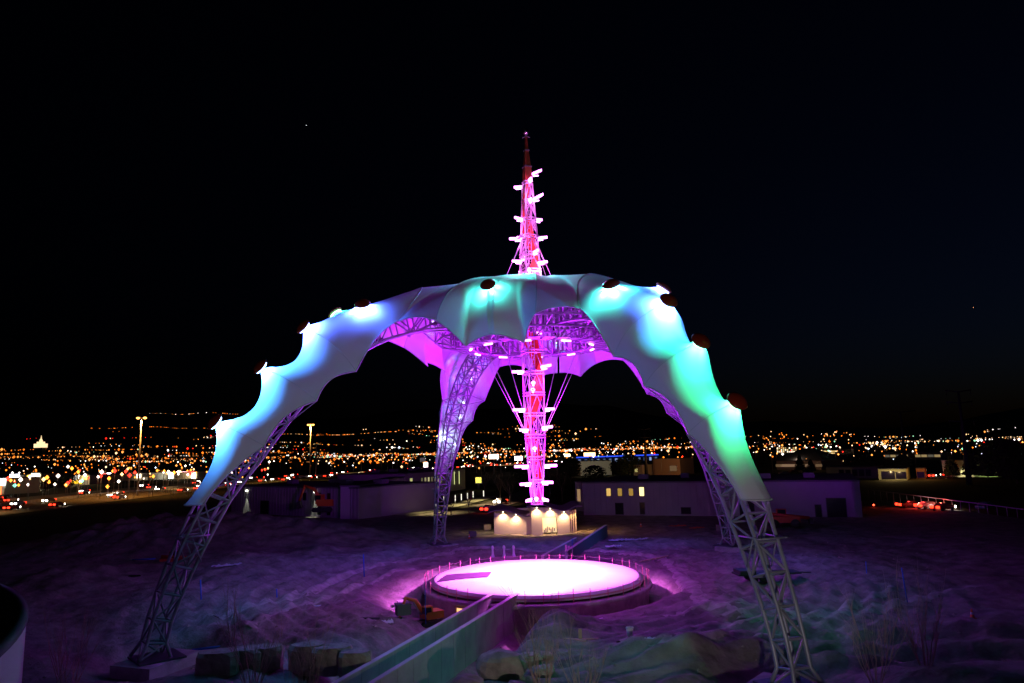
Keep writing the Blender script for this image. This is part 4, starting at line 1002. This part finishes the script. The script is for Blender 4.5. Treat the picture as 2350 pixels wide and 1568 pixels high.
# the far valley lights: nobody could count them
fm = [MB() for _ in cols]
def far_light(x, y_, z, i, s):
    fm[i].add([(x + s, y_, z), (x - s, y_, z), (x, y_ - s, z), (x, y_, z + s), (x, y_, z - s)], [(0, 3, 2), (3, 1, 2), (1, 4, 2), (4, 0, 2)])
random.seed(5)
n = 0
while n < 500:
    az = random.uniform(-38, 38); D = 1250 * (6200 / 1250) ** (random.random() ** 1.25)
    if az < -12 and D > 4200 and random.random() < .6: continue
    if az > 15 and D > 3400: continue
    if az > 6 and D > 4600: continue
    if az > 14 and random.random() < .4: continue
    dens = noise.noise(Vector((az * .25, math.log(D) * 2.2, 0))) 
    if dens < -.18 and random.random() < .8: continue
    L_ = random.choice((1, 1, 3, 5, 7)); i0 = wcol(az); th = random.uniform(-.3, .3)
    for k in range(L_ + random.randint(0, 2)):
        dx = k * D * .0055 * random.uniform(.6, 1.3); x = D * math.sin(R(az)) + dx * math.cos(th); y_ = D * math.cos(R(az)) + dx * math.sin(th) * 2
        far_light(x, y_, far_z(x, y_) + 9, i0 if random.random() < .75 else wcol(az), D * .00078 * min(2.2, .38 * math.exp(abs(random.gauss(0, .75)))))
    n += 1
for k in range(46):   # light chain along the left ridge
    px = 262 + 285 * random.random(); D = 8800; p = GY(px, 962 - (px - 262) * .016 + random.gauss(0, 1.4), D); far_light(p.x, p.y, max(p.z, far_z(p.x, p.y) + 14), random.choice((0, 0, 1, 3)), random.uniform(2.4, 5.5))
for k in range(60):
    px = 200 + 380 * random.random(); p = GY(px, 1014 - (px - 200) * .02 + random.gauss(0, 1.8), 5600); far_light(p.x, p.y, max(p.z, far_z(p.x, p.y) + 8), random.choice((0, 0, 0, 1)), random.uniform(1.6, 3.6))
for k in range(70):
    px = 640 + 300 * random.random(); p = GY(px, 1004 - (px - 600) * .012 + random.gauss(0, 2), 5200); far_light(p.x, p.y, max(p.z, far_z(p.x, p.y) + 8), random.choice((0, 0, 1, 2)), random.uniform(1.4, 3.4))
for k in range(120):  # dense strips
    px = random.choice((random.uniform(1060, 1170), random.uniform(1380, 1540), random.uniform(1740, 1960))); p = GY(px, (1030 if px < 1600 else 1014) + random.gauss(0, 5) - (px - 1175) * .02, 2400); far_light(p.x, p.y, max(p.z, far_z(p.x, p.y) + 8), random.choice((1, 2, 3, 0)), random.uniform(1.2, 2.8))
for k in range(230):   # nearer town lights beyond the first three hundred
    az = random.uniform(-37, 37); D = 380 * (1300 / 380) ** random.random()
    if az < -13 and D < 520: continue
    i0 = wcol(az)
    for q in range(random.choice((1, 1, 2, 4))):
        x = D * math.sin(R(az)) + q * random.uniform(8, 18); y_ = D * math.cos(R(az)); far_light(x, y_, random.uniform(3, 10), i0, D * .0008 * min(2.6, .5 * math.exp(abs(random.gauss(0, .8)))))
big = MB(); idx = 0; mats_ = []
for i, m_ in enumerate(fm):
    big.add(m_.v, m_.f, i); mats_.append(glow('far_city_%d' % i, cols[i][0], cols[i][1] * .6))
tag(big.build('valley_lights', mats_), 'thousands of amber and white lights of the far valley and hillsides', 'city lights', kind='stuff')
# two stars / an aircraft light
for (px, py_, c, lab) in ((703, 288, (.9, .95, 1), 'single faint white star in the upper left sky'), (2234, 706, (1, .35, .15), 'small orange planet low in the right sky')):
    p = GY(px, py_, 30000); o = MB().lathe([(.001, 14), (14, 0), (.001, -14)], 8).build('star', glow('star_%d' % px, c, 2.5), None, p); tag(o, lab, 'star')
# ================================================================== TREES
bark = mat('bark', (.14, .11, .08), .9); tanbark = mat('tan_twigs', (.42, .34, .22), .8); leafm = mat('evergreen', (.045, .07, .03), .8)
def grow(m_, p, d, L, r_, depth, rnd, spread=.55, curve=.15):
    pts = [p]; q = p; dd = d
    for i in range(3):
        dd = (dd + Vector((rnd.gauss(0, curve), rnd.gauss(0, curve), rnd.gauss(0, curve * .5) + .06))).normalized(); q = q + dd * (L / 3); pts.append(q)
    m_.tube(pts, [r_, r_ * .8, r_ * .6, r_ * .4], 4 if depth < 2 else 6, cap=False)
    if depth > 0:
        for k in range(3 if depth > 1 else 4):
            s = rnd.randint(1, 3); a = (dd + Vector((rnd.gauss(0, spread), rnd.gauss(0, spread), rnd.uniform(0, .4)))).normalized(); grow(m_, pts[s], a, L * rnd.uniform(.5, .75), r_ * .5, depth - 1, rnd, spread, curve)
def bare_tree(p, H, seed, label, group=None):
    rnd = random.Random(seed); t = empty('bare_tree', p); tag(t, label, 'tree', group)
    MB().tube([(0, 0, -.2), (.05, 0, H * .3)], [.16, .1], 7).build('trunk', bark, t); m_ = MB()
    for k in range(5):
        a = k * 1.256 + rnd.random(); grow(m_, Vector((.05, 0, H * (.2 + .03 * k))), Vector((math.cos(a) * .5, math.sin(a) * .5, 1)).normalized(), H * .38, .06, 3, rnd)
    m_.build('crown', bark, t)
def evergreen(p, H, W, seed, label, group=None, cone=True):
    rnd = random.Random(seed); t = empty('evergreen_tree', p); tag(t, label, 'tree', group)
    MB().tube([(0, 0, -.3), (0, 0, H * .8)], [.2, .05], 6).build('trunk', bark, t); m_ = MB()
    for k in range(1400):
        z = rnd.random() ** (1.3 if cone else .8); rr = W * ((1 - z) ** .8 if cone else math.sqrt(max(0, 1 - (2 * z - 1) ** 2))) * rnd.uniform(.35, 1.08); a = rnd.random() * 6.283
        c_ = Vector((rr * math.cos(a), rr * math.sin(a), H * (.12 + .88 * z))); s = H * .05
        u = Vector((rnd.gauss(0, 1), rnd.gauss(0, 1), rnd.gauss(0, .6))).normalized() * s; v = u.orthogonal().normalized() * s * .6; m_.add([c_ - u, c_ + v, c_ + u * .9, c_ - v], [(0, 1, 2, 3)])
    m_.build('crown', leafm, t)
for k, (px, py_, H, lab) in enumerate(((940, 1165, 6, 'leftmost bare street tree in front of the office windows'), (965, 1170, 6.5, 'bare street tree second from left by the office'), (985, 1150, 6, 'bare tree just left of the rear left leg'),
        (1035, 1182, 5.5, 'young bare tree on the verge right of the rear left leg'), (1075, 1176, 5, 'young bare tree in the middle of the lit verge'), (1112, 1140, 9, 'large pale bare tree behind the lit pavement'), (1148, 1150, 8, 'bare tree behind the headlights'),
        (1170, 1158, 7, 'bare tree directly left of the spire foot'), (1262, 1140, 8, 'bare tree right of the spire foot'), (1290, 1150, 9, 'bare tree behind the kiosk crest'), (1310, 1120, 9, 'bare tree above the kiosk right end'), (1050, 1120, 7, 'bare tree near the office end wall'))):
    bare_tree(G(px, py_), H, 40 + k, lab)
for k, (px, py_, H, W, lab, cn) in enumerate(((1365, 1112, 7, 4.5, 'dark round tree in front of the blank beige box building', False), (1425, 1095, 8, 5, 'dark round tree right of the beige box building', False), (1446, 1092, 10, 5.5, 'dark tall tree left of the orange lit building', False), (1310, 1100, 9, 5, 'dark round tree left of the beige box building', False),
        (1837, 1085, 8, 2.6, 'dark conifer in front of the hip roofed store', True), (1862, 1085, 6, 2.4, 'shorter dark conifer right of the one before the store', True), (2186, 1098, 9, 2.6, 'dark conifer left of the floodlit cone patch', True), (2230, 1098, 10, 2.8, 'dark conifer right of the floodlit cone patch', True), (2268, 1100, 10, 2.6, 'dark conifer before the green lit wall', True),
        (2310, 1098, 13, 8, 'big dark tree mass at the right edge', False), (2335, 1110, 12, 8, 'nearest dark tree at the right edge', False), (2075, 1092, 8, 3, 'dark tree right of the pale industrial building', False), (1980, 1088, 7, 4, 'dark tree before the dim long building', False),
        (105, 1128, 7, 4, 'dark tree right of the petrol station shop', False), (158, 1120, 7, 4, 'dark tree left of the yellow signed restaurant', False), (1205, 1112, 8, 5, 'dark tree behind the spire', False))):
    evergreen(G(px, py_), H, W, 70 + k, lab, None, cn)
for k, (x, y_, H, lab) in enumerate(((-15.6, 44.0, 4.2, 'bare many stemmed shrub in front of the gap between the stone blocks'), (-12.8, 44.2, 4.4, 'tallest bare shrub, directly left of the ramp wall before the blocks'), (-26.3, 44.0, 3.6, 'faint bare shrub left of the front left foot'), (1.2, 42.0, 4.0, 'bare many stemmed shrub below the dome beside the big boulder'),
        (19.0, 40.5, 3.7, 'bare shrub leaning beside the front right foot'), (21.8, 40.8, 3.5, 'bare shrub right of the one by the front right foot'), (3.4, 41.6, 3.2, 'small bare shrub right of the boulder shrub'))):
    rnd = random.Random(200 + k); t = empty('bare_shrub', (x, y_, ground_z(x, y_) - .2)); tag(t, lab, 'shrub')
    for j in range(9):
        m_ = MB(); a = j * .7 + rnd.random(); grow(m_, Vector((.1 * math.cos(a), .1 * math.sin(a), 0)), Vector((math.cos(a) * .34, math.sin(a) * .34, 1)).normalized(), H * rnd.uniform(.62, .9), .035, 2, rnd, .22, .09); m_.build('stem', tanbark, t)
# ================================================================== FOREGROUND ROCKS AND BLOCKS
rock = mat('rock', (.30, .27, .20), .9, var=.35, scale=1.5, bump=.6, bscale=3)
def boulder(p, s, seed, label, rz=0, boxy=.6):
    rnd = random.Random(seed); m_ = MB(); rows = []; off = Vector((seed * 3.1, seed * 1.7, 0))
    for i in range(13):
        th = math.pi * i / 12; row = []
        for k in range(21):
            ph = 2 * math.pi * k / 20; d = Vector((math.sin(th) * math.cos(ph), math.sin(th) * math.sin(ph), math.cos(th)))
            b = max(abs(d.x), abs(d.y), abs(d.z)); q = d * ((1 - boxy) + boxy / b) * (1 + (.16 if boxy < .5 else .07) * noise.noise(d * 1.6 + off) + .06 * noise.noise(d * 5 + off)); row.append((q.x * s[0] * .5, q.y * s[1] * .5, q.z * s[2] * .5))
        rows.append(row)
    m_.grid(rows, sm=False); o = m_.build('stone_block' if boxy > .5 else 'boulder', rock, None, (p[0], p[1], p[2]), rz); tag(o, label, 'stone block' if boxy > .5 else 'boulder'); return o
for k, (px, py_, s, rz, lab) in enumerate(((500, 1500, (2.6, 1.4, 1.6), .1, 'leftmost large stone block of the row in the foreground'), (560, 1490, (2.4, 1.4, 1.5), .0, 'second stone block from the left in the foreground row'), (612, 1485, (2.0, 1.3, 1.5), .1, 'stone block left of the dark gap in the row'),
        (705, 1486, (2.2, 1.4, 1.8), -.1, 'stone block behind the bare shrubs, right of the gap'), (762, 1490, (2.4, 1.4, 1.7), .05, 'stone block in the right middle of the foreground row'), (815, 1498, (2.0, 1.3, 1.5), .1, 'rightmost stone block of the row, nearest the ramp wall'))):
    p = G(px, py_ + 45, 0); boulder((p.x, p.y, .55), s, 300 + k, lab, rz, .96)
for k, (px, py_, s, lab) in enumerate(((1150, 1520, (3.0, 2.2, 1.8), 'large rounded boulder right of the ramp walls'), (1210, 1480, (2.0, 1.2, .8), 'flat dark boulder above the big rounded one'), (1245, 1500, (1.6, 1.2, .7), 'small flat boulder right of the flat dark one'), (1070, 1560, (2.0, 1.8, 1.2), 'half cropped boulder at the bottom beside the ramp wall'),
        (1250, 1468, (1.2, .9, .5), 'small boulder in the dirt below the dome'), (1405, 1555, (2.4, 1.6, .9), 'low boulder in the bottom middle dirt'), (1185, 1560, (1.8, 1.4, .8), 'low boulder at the bottom edge behind the shrub'))):
    p = G(px, py_, 1); boulder((p.x, p.y, ground_z(p.x, p.y) + s[2] * .2), s, 330 + k, lab, .3 * k, .25)
random.seed(9)
m_ = MB()
for k in range(900):
    x = random.gauss(0, 22) + 2; y_ = random.uniform(34, 112)
    if (Vector((x, y_, 0)) - DC).length < 13: continue
    s = random.uniform(.06, .22); z = ground_z(x, y_); vs = [(x + s * random.uniform(.6, 1.2) * a, y_ + s * random.uniform(.6, 1.2) * b, z + s * c * random.uniform(.4, .8)) for a, b, c in ((1, 0, 0), (-1, 0, 0), (0, 1, 0), (0, -1, 0), (0, 0, 1))]
    m_.add(vs, [(0, 2, 4), (2, 1, 4), (1, 3, 4), (3, 0, 4)])
tag(m_.build('rubble', rock), 'scattered clods and stones over the building site', 'rubble', kind='stuff')
# curved parapet of the building at the lower left
cx_, cy_ = -48.2, 11.3
t = empty('curved_building', (cx_, cy_, 0)); tag(t, 'curved corner of a smooth walled building at the bottom left corner', 'building')
m_ = MB(); rr = 34.0; rows = []
for z in (-2, 3, 5.6, 7.6): rows.append([(rr * math.cos(R(a)), rr * math.sin(R(a)), z) for a in range(-60, 91, 2)])
m_.grid(rows); m_.build('wall', mat('lilac_render', (.6, .58, .6), .7, bump=.1, bscale=6), t)
m_ = MB(); rows = [[(q * math.cos(R(a)), q * math.sin(R(a)), z) for a in range(-60, 91, 2)] for q, z in ((rr + .05, 7.55), (rr + .05, 7.75), (rr - .3, 7.75), (rr - .3, 7.3), (rr - 14, 7.3))]
m_.grid(rows); m_.build('roof', mat('roof_membrane', (.05, .055, .07), .8), t)
# ================================================================== SITE CLUTTER
blue = mat('blue_pipe', (.02, .12, .6), .5); woodm = mat('lumber', (.5, .38, .25), .8); plast = mat('white_plastic', (.7, .7, .75), .5)
def stake(px0, py0, px1, py1, label, r_=.06):
    p = G(px0, py0, .2); q = GY(px1, py1, p.y); o = MB().tube([(0, 0, -.4), tuple(q - p)], r_, 6).build('blue_pipe', blue, None, p); tag(o, label, 'pipe')
stake(463, 1388, 460, 1331, 'upright blue pipe right of the front left leg'); stake(836, 1317, 834, 1272, 'upright blue pipe left of the dome', .07); stake(636, 1368, 635, 1352, 'short blue stake between the two left pipes')
stake(1989, 1320, 1987, 1289, 'shorter blue pipe in the field on the right', .05); stake(2081, 1371, 2069, 1303, 'tall leaning blue pipe, rightmost in the field', .055); stake(1313, 1262, 1313, 1236, 'blue pipe behind the dome near the kiosk', .05); stake(977, 1420, 975, 1335, 'blue pipe standing at the left edge of the dome', .04)
def lying(px, py_, L, rz, m, label, r_=.09, name='pipe', cat='pipe'):
    p = G(px, py_); o = MB().tube([(-L / 2, 0, 0), (L / 2, 0, 0)], r_, 6).build(name, m, None, (p.x, p.y, ground_z(p.x, p.y) + r_ + .05), rz); tag(o, label, cat)
lying(728, 1389, 1.5, .3, plast, 'pale pipe lying left of the dome', .1); lying(485, 1477, 2.6, .4, blue, 'blue pipe lying beside the front left footing'); lying(840, 1418, 2.4, -.1, mat('black_pipe', (.02, .02, .02)), 'black pipe lying left of the doorway', .16)
lying(330, 1290, 3, .1, blue, 'blue pipe in the shade behind the front left leg')
def planks(px, py_, specs, label, name='lumber_pile', m=woodm, up_=.1):
    p = G(px, py_); t = empty(name, (p.x, p.y, ground_z(p.x, p.y))); tag(t, label, 'lumber')
    for (x, y_, z, L, w_, h, rz) in specs: MB().box((x, y_, z), (L, w_, h), rz).build('plank', m, t)
planks(1335, 1473, [(0, 0, .1, 2.6, .18, .1, .0), (-.5, -.4, .18, 1.6, .2, .1, -.4), (-.1, -.1, .4, .25, .12, .9, 0)], 'crossed pale planks in the dirt below the dome')
planks(1457, 1492, [(0, 0, .12, 1.7, .4, .06, 1.1)], 'single wide plank right of the white bucket', 'plank')
planks(1480, 1290, [(k * .5, k * .2, .12 + .04 * k, 2.2, .16, .1, .9) for k in range(6)], 'stack of timbers lying right behind the dome')
planks(930, 1352, [(0, 0, .35, 2.2, 1.1, .5, .2), (.1, .1, .75, 1.8, .9, .25, .3), (-1.1, -.8, .2, 1.6, .8, .3, -.2)], 'stack of pale boards left of the dome', m=mat('pale_board', (.5, .5, .5)))
planks(1300, 1281, [(0, 0, .9, .25, .06, 1.6, 0), (.35, 0, .8, .2, .06, 1.5, 0), (.7, .1, .75, .2, .06, 1.4, 0)], 'three upright boards standing behind the dome', m=mat('pink_board', (.8, .5, .6)))
planks(1395, 1335, [(0, 0, .1, 1, .3, .1, 0)], 'short offcut by the right ledge of the dome')
for k, (px, py_, lab) in enumerate(((1131, 1283, 'white wrapped post standing on the rear left rim'), (1157, 1282, 'white wrapped post in the middle of the rear rim'), (1179, 1282, 'white wrapped post with a bundle, nearest the spire'))):
    p = G(px, py_, 0); t = MB().lathe([(.3, 0), (.16, .5), (.12, 1.0), (.2, 1.25), (.12, 1.5), (.001, 1.55)], 10).build('wrapped_post', plast, None, (p.x, p.y, .1)); tag(t, lab, 'post')
def sheet(px, py_, w_, d_, seed, label, m=plast):
    rnd = random.Random(seed); p = G(px, py_); rows = []
    for i in range(13): rows.append([((i / 12 - .5) * w_ + .2 * noise.noise(Vector((i, j, seed))), (j / 8 - .5) * d_ * (1 - .4 * abs(i / 12 - .5)), .12 + .35 * abs(noise.noise(Vector((i * .5, j * .6, seed * 2.))))) for j in range(9)])
    m_ = MB(); m_.grid(rows); o = m_.build('tarpaulin', m, None, (p.x, p.y, ground_z(p.x, p.y)), rnd.random() * .6); tag(o, label, 'tarpaulin')
sheet(1425, 1242, 3.6, 1.2, 1, 'crumpled white sheeting right of the rear ramp'); sheet(1470, 1240, 2.6, 1.0, 2, 'second crumpled white sheet further right behind the dome'); sheet(1410, 1262, 2.4, .9, 3, 'small crumpled white sheeting just behind the dome')
sheet(1365, 1420, 1.6, 1.0, 4, 'small bright plastic scrap below the dome'); sheet(1490, 1512, 2.2, .7, 5, 'crumpled pale sheet in the bottom right dirt'); sheet(520, 1322, 3.4, .8, 6, 'pale strip of sheeting right of the front left leg'); sheet(880, 1428, 1.6, .8, 7, 'pale scrap lying left of the small excavator')
orn = mat('orange_mesh', (.75, .12, .04), .7); sheet(1555, 1212, 3.0, 1.0, 8, 'orange netting heap right of the kiosk', orn); sheet(1600, 1216, 2.6, .9, 9, 'second orange netting heap further right of the kiosk', orn)
p = G(1447, 1482, .2); t = empty('bucket', (p.x, p.y, ground_z(p.x, p.y) + .05)); tag(t, 'white plastic bucket standing in the dirt right of the planks', 'bucket')
MB().lathe([(.001, 0), (.2, 0), (.26, .62), (.24, .62), (.19, .05)], 14).build('tub', mat('bucket_white', (.8, .8, .75), .4), t); MB().lathe([(.275, .52), (.285, .56), (.275, .6)], 14).build('rim', plast, t)
def cone(px, py_, label):
    p = G(px, py_); t = empty('traffic_cone', (p.x, p.y, max(0, ground_z(p.x, p.y)))); tag(t, label, 'traffic cone')
    MB().lathe([(.17, .03), (.04, .7), (.001, .7)], 12).build('body', orn, t); MB().box((0, 0, .02), (.42, .42, .04)).build('base', orn, t); MB().lathe([(.125, .3), (.095, .45)], 12).build('stripe', plast, t)
cone(1471, 1210, 'orange cone on the mound right of the kiosk'); cone(1077, 1238, 'orange cone left of the kiosk on the dirt'); cone(2232, 1420, 'orange cone alone in the dark field on the right')
mat_red = mat('machine_red', (.45, .03, .02), .45); mat_yel = mat('machine_orange', (.6, .16, .02), .5); blk = mat('machine_black', (.03, .03, .03), .7)
def excavator(p, rz, sc, m, label):
    t = empty('excavator', p, rz); t.scale = (sc, sc, sc); tag(t, label, 'excavator')
    for s in (-1.1, 1.1):
        m_ = MB(); pr = [(-1.9, .45), (-1.6, .05), (1.6, .05), (1.9, .45), (1.6, .85), (-1.6, .85)]
        m_.add([(x, s + d_, z) for d_ in (-.28, .28) for x, z in pr], [tuple(range(6)), tuple(range(11, 5, -1))] + [(i, i + 6, (i + 1) % 6 + 6, (i + 1) % 6) for i in range(6)]); m_.build('track', blk, t)
    MB().box((-.5, 0, 1.65), (3.0, 2.5, 1.1)).build('engine_body', m, t); c_ = MB().box((.6, .65, 2.3), (1.3, 1.1, 1.6)).build('cab', m, t); MB().box((.75, .65, 2.45), (1.06, 1.14, 1.0)).build('cab_window', darkglass, c_)
    MB().tube([(.8, -.3, 1.8), (2.2, -.3, 4.0), (4.0, -.3, 4.6)], [.3, .32, .22], 6).build('boom', m, t); MB().tube([(3.9, -.3, 4.7), (5.0, -.3, 1.9)], [.24, .18], 6).build('stick', m, t)
    MB().tube([(1.2, -.3, 1.7), (2.6, -.3, 3.7)], .1, 6).build('cylinder', steel, t)
    m_ = MB(); pr = [(4.8, 2.0), (5.3, 1.7), (5.4, 1.0), (4.9, .6), (4.3, .8), (4.6, 1.3)]; m_.add([(x, -.3 + d_, z) for d_ in (-.45, .45) for x, z in pr], [tuple(range(6)), tuple(range(11, 5, -1))] + [(i, i + 6, (i + 1) % 6 + 6, (i + 1) % 6) for i in range(6)]); m_.build('bucket', blk, t)
p = G(745, 1188); excavator((p.x, p.y, 1.2), R(170), 1.25, mat_yel, 'large orange excavator standing on the dirt mound before the left warehouse')
p = G(985, 1432, -1); excavator((p.x, p.y, ground_z(p.x, p.y)), R(215), .55, mat_yel, 'small excavator at the foot of the dome beside the lit doorway')
def loader(p, rz, sc, label):
    t = empty('telehandler', p, rz); t.scale = (sc, sc, sc); tag(t, label, 'telehandler')
    MB().box((0, 0, 1.1), (4.2, 1.6, .8)).build('chassis', mat_red, t); c_ = MB().box((-.2, .5, 1.95), (1.3, .8, 1.1)).build('cab', mat_red, t); MB().box((-.2, .5, 2.05), (1.1, .84, .8)).build('cab_window', darkglass, c_)
    MB().tube([(-1.9, -.4, 1.9), (3.4, -.4, 1.3)], .24, 6).build('boom', mat_red, t); MB().box((3.5, -.4, .9), (.5, 1.2, .7)).build('fork_carriage', blk, t)
    w_ = MB().tube([(0, -.2, 0), (0, .2, 0)], .6, 14).mesh('wheel', blk)
    for x in (-1.4, 1.4):
        for y_ in (-.95, .95): inst('wheel', w_, t, (x, y_, .6))
p = G(1800, 1212); loader((p.x, p.y, .1), R(-12), 1.15, 'dark red telehandler parked right behind the front right leg')
p = G(400, 1305); loader((p.x, p.y, .1), R(20), .8, 'dark red machine in shadow behind the front left leg')
# flatbed trailer
p = G(1760, 1336); t = empty('flatbed_trailer', (p.x, p.y, ground_z(p.x, p.y)), .08); tag(t, 'low black flatbed trailer standing behind the front right leg', 'trailer')
MB().box((0, 0, .75), (6.4, 1.9, .16)).build('deck', blk, t); MB().box((-2.2, 0, 1.0), (1.6, 1.9, .3)).build('load', blk, t); MB().tube([(3.2, 0, .7), (4.6, 0, .6)], .06, 6).build('drawbar', blk, t)
w_ = MB().tube([(0, -.12, 0), (0, .12, 0)], .38, 14).mesh('wheel', mat('tyre', (.02, .02, .02)))
for x in (-1.6, -.7):
    for y_ in (-.85, .85): inst('wheel', w_, t, (x, y_, .38))
# a puddle near the front left leg
p = G(300, 1340); o = MB().lathe([(.001, .0), (.8, 0.0), (.9, -.1)], 16).build('puddle', mat('water', (.02, .02, .02), .03), None, (p.x, p.y, ground_z(p.x, p.y) + .06)); o.scale = (1.2, .7, 1); tag(o, 'small puddle reflecting amber light left of the front left leg', 'puddle')
# tents of earth: black silt fence, waste containers
for k, (px, py_, lab) in enumerate(((1085, 1232, 'dark container box left of the kiosk on the dirt'), (1118, 1216, 'small tan crate at the left corner of the kiosk'), (925, 1412, 'small dark crate left of the lit doorway'), (1655, 1222, 'small pale box in front of the long warehouse'))):
    p = G(px, py_); t = empty('crate', (p.x, p.y, max(0, ground_z(p.x, p.y))), .2 * k); tag(t, lab, 'crate'); cm = woodm if k == 1 else mat('crate_dark', (.1, .1, .12))
    MB().box((0, 0, .45), (1.2, .9, .8)).build('box', cm, t); MB().box((0, 0, .9), (1.26, .96, .08)).build('lid', cm, t)
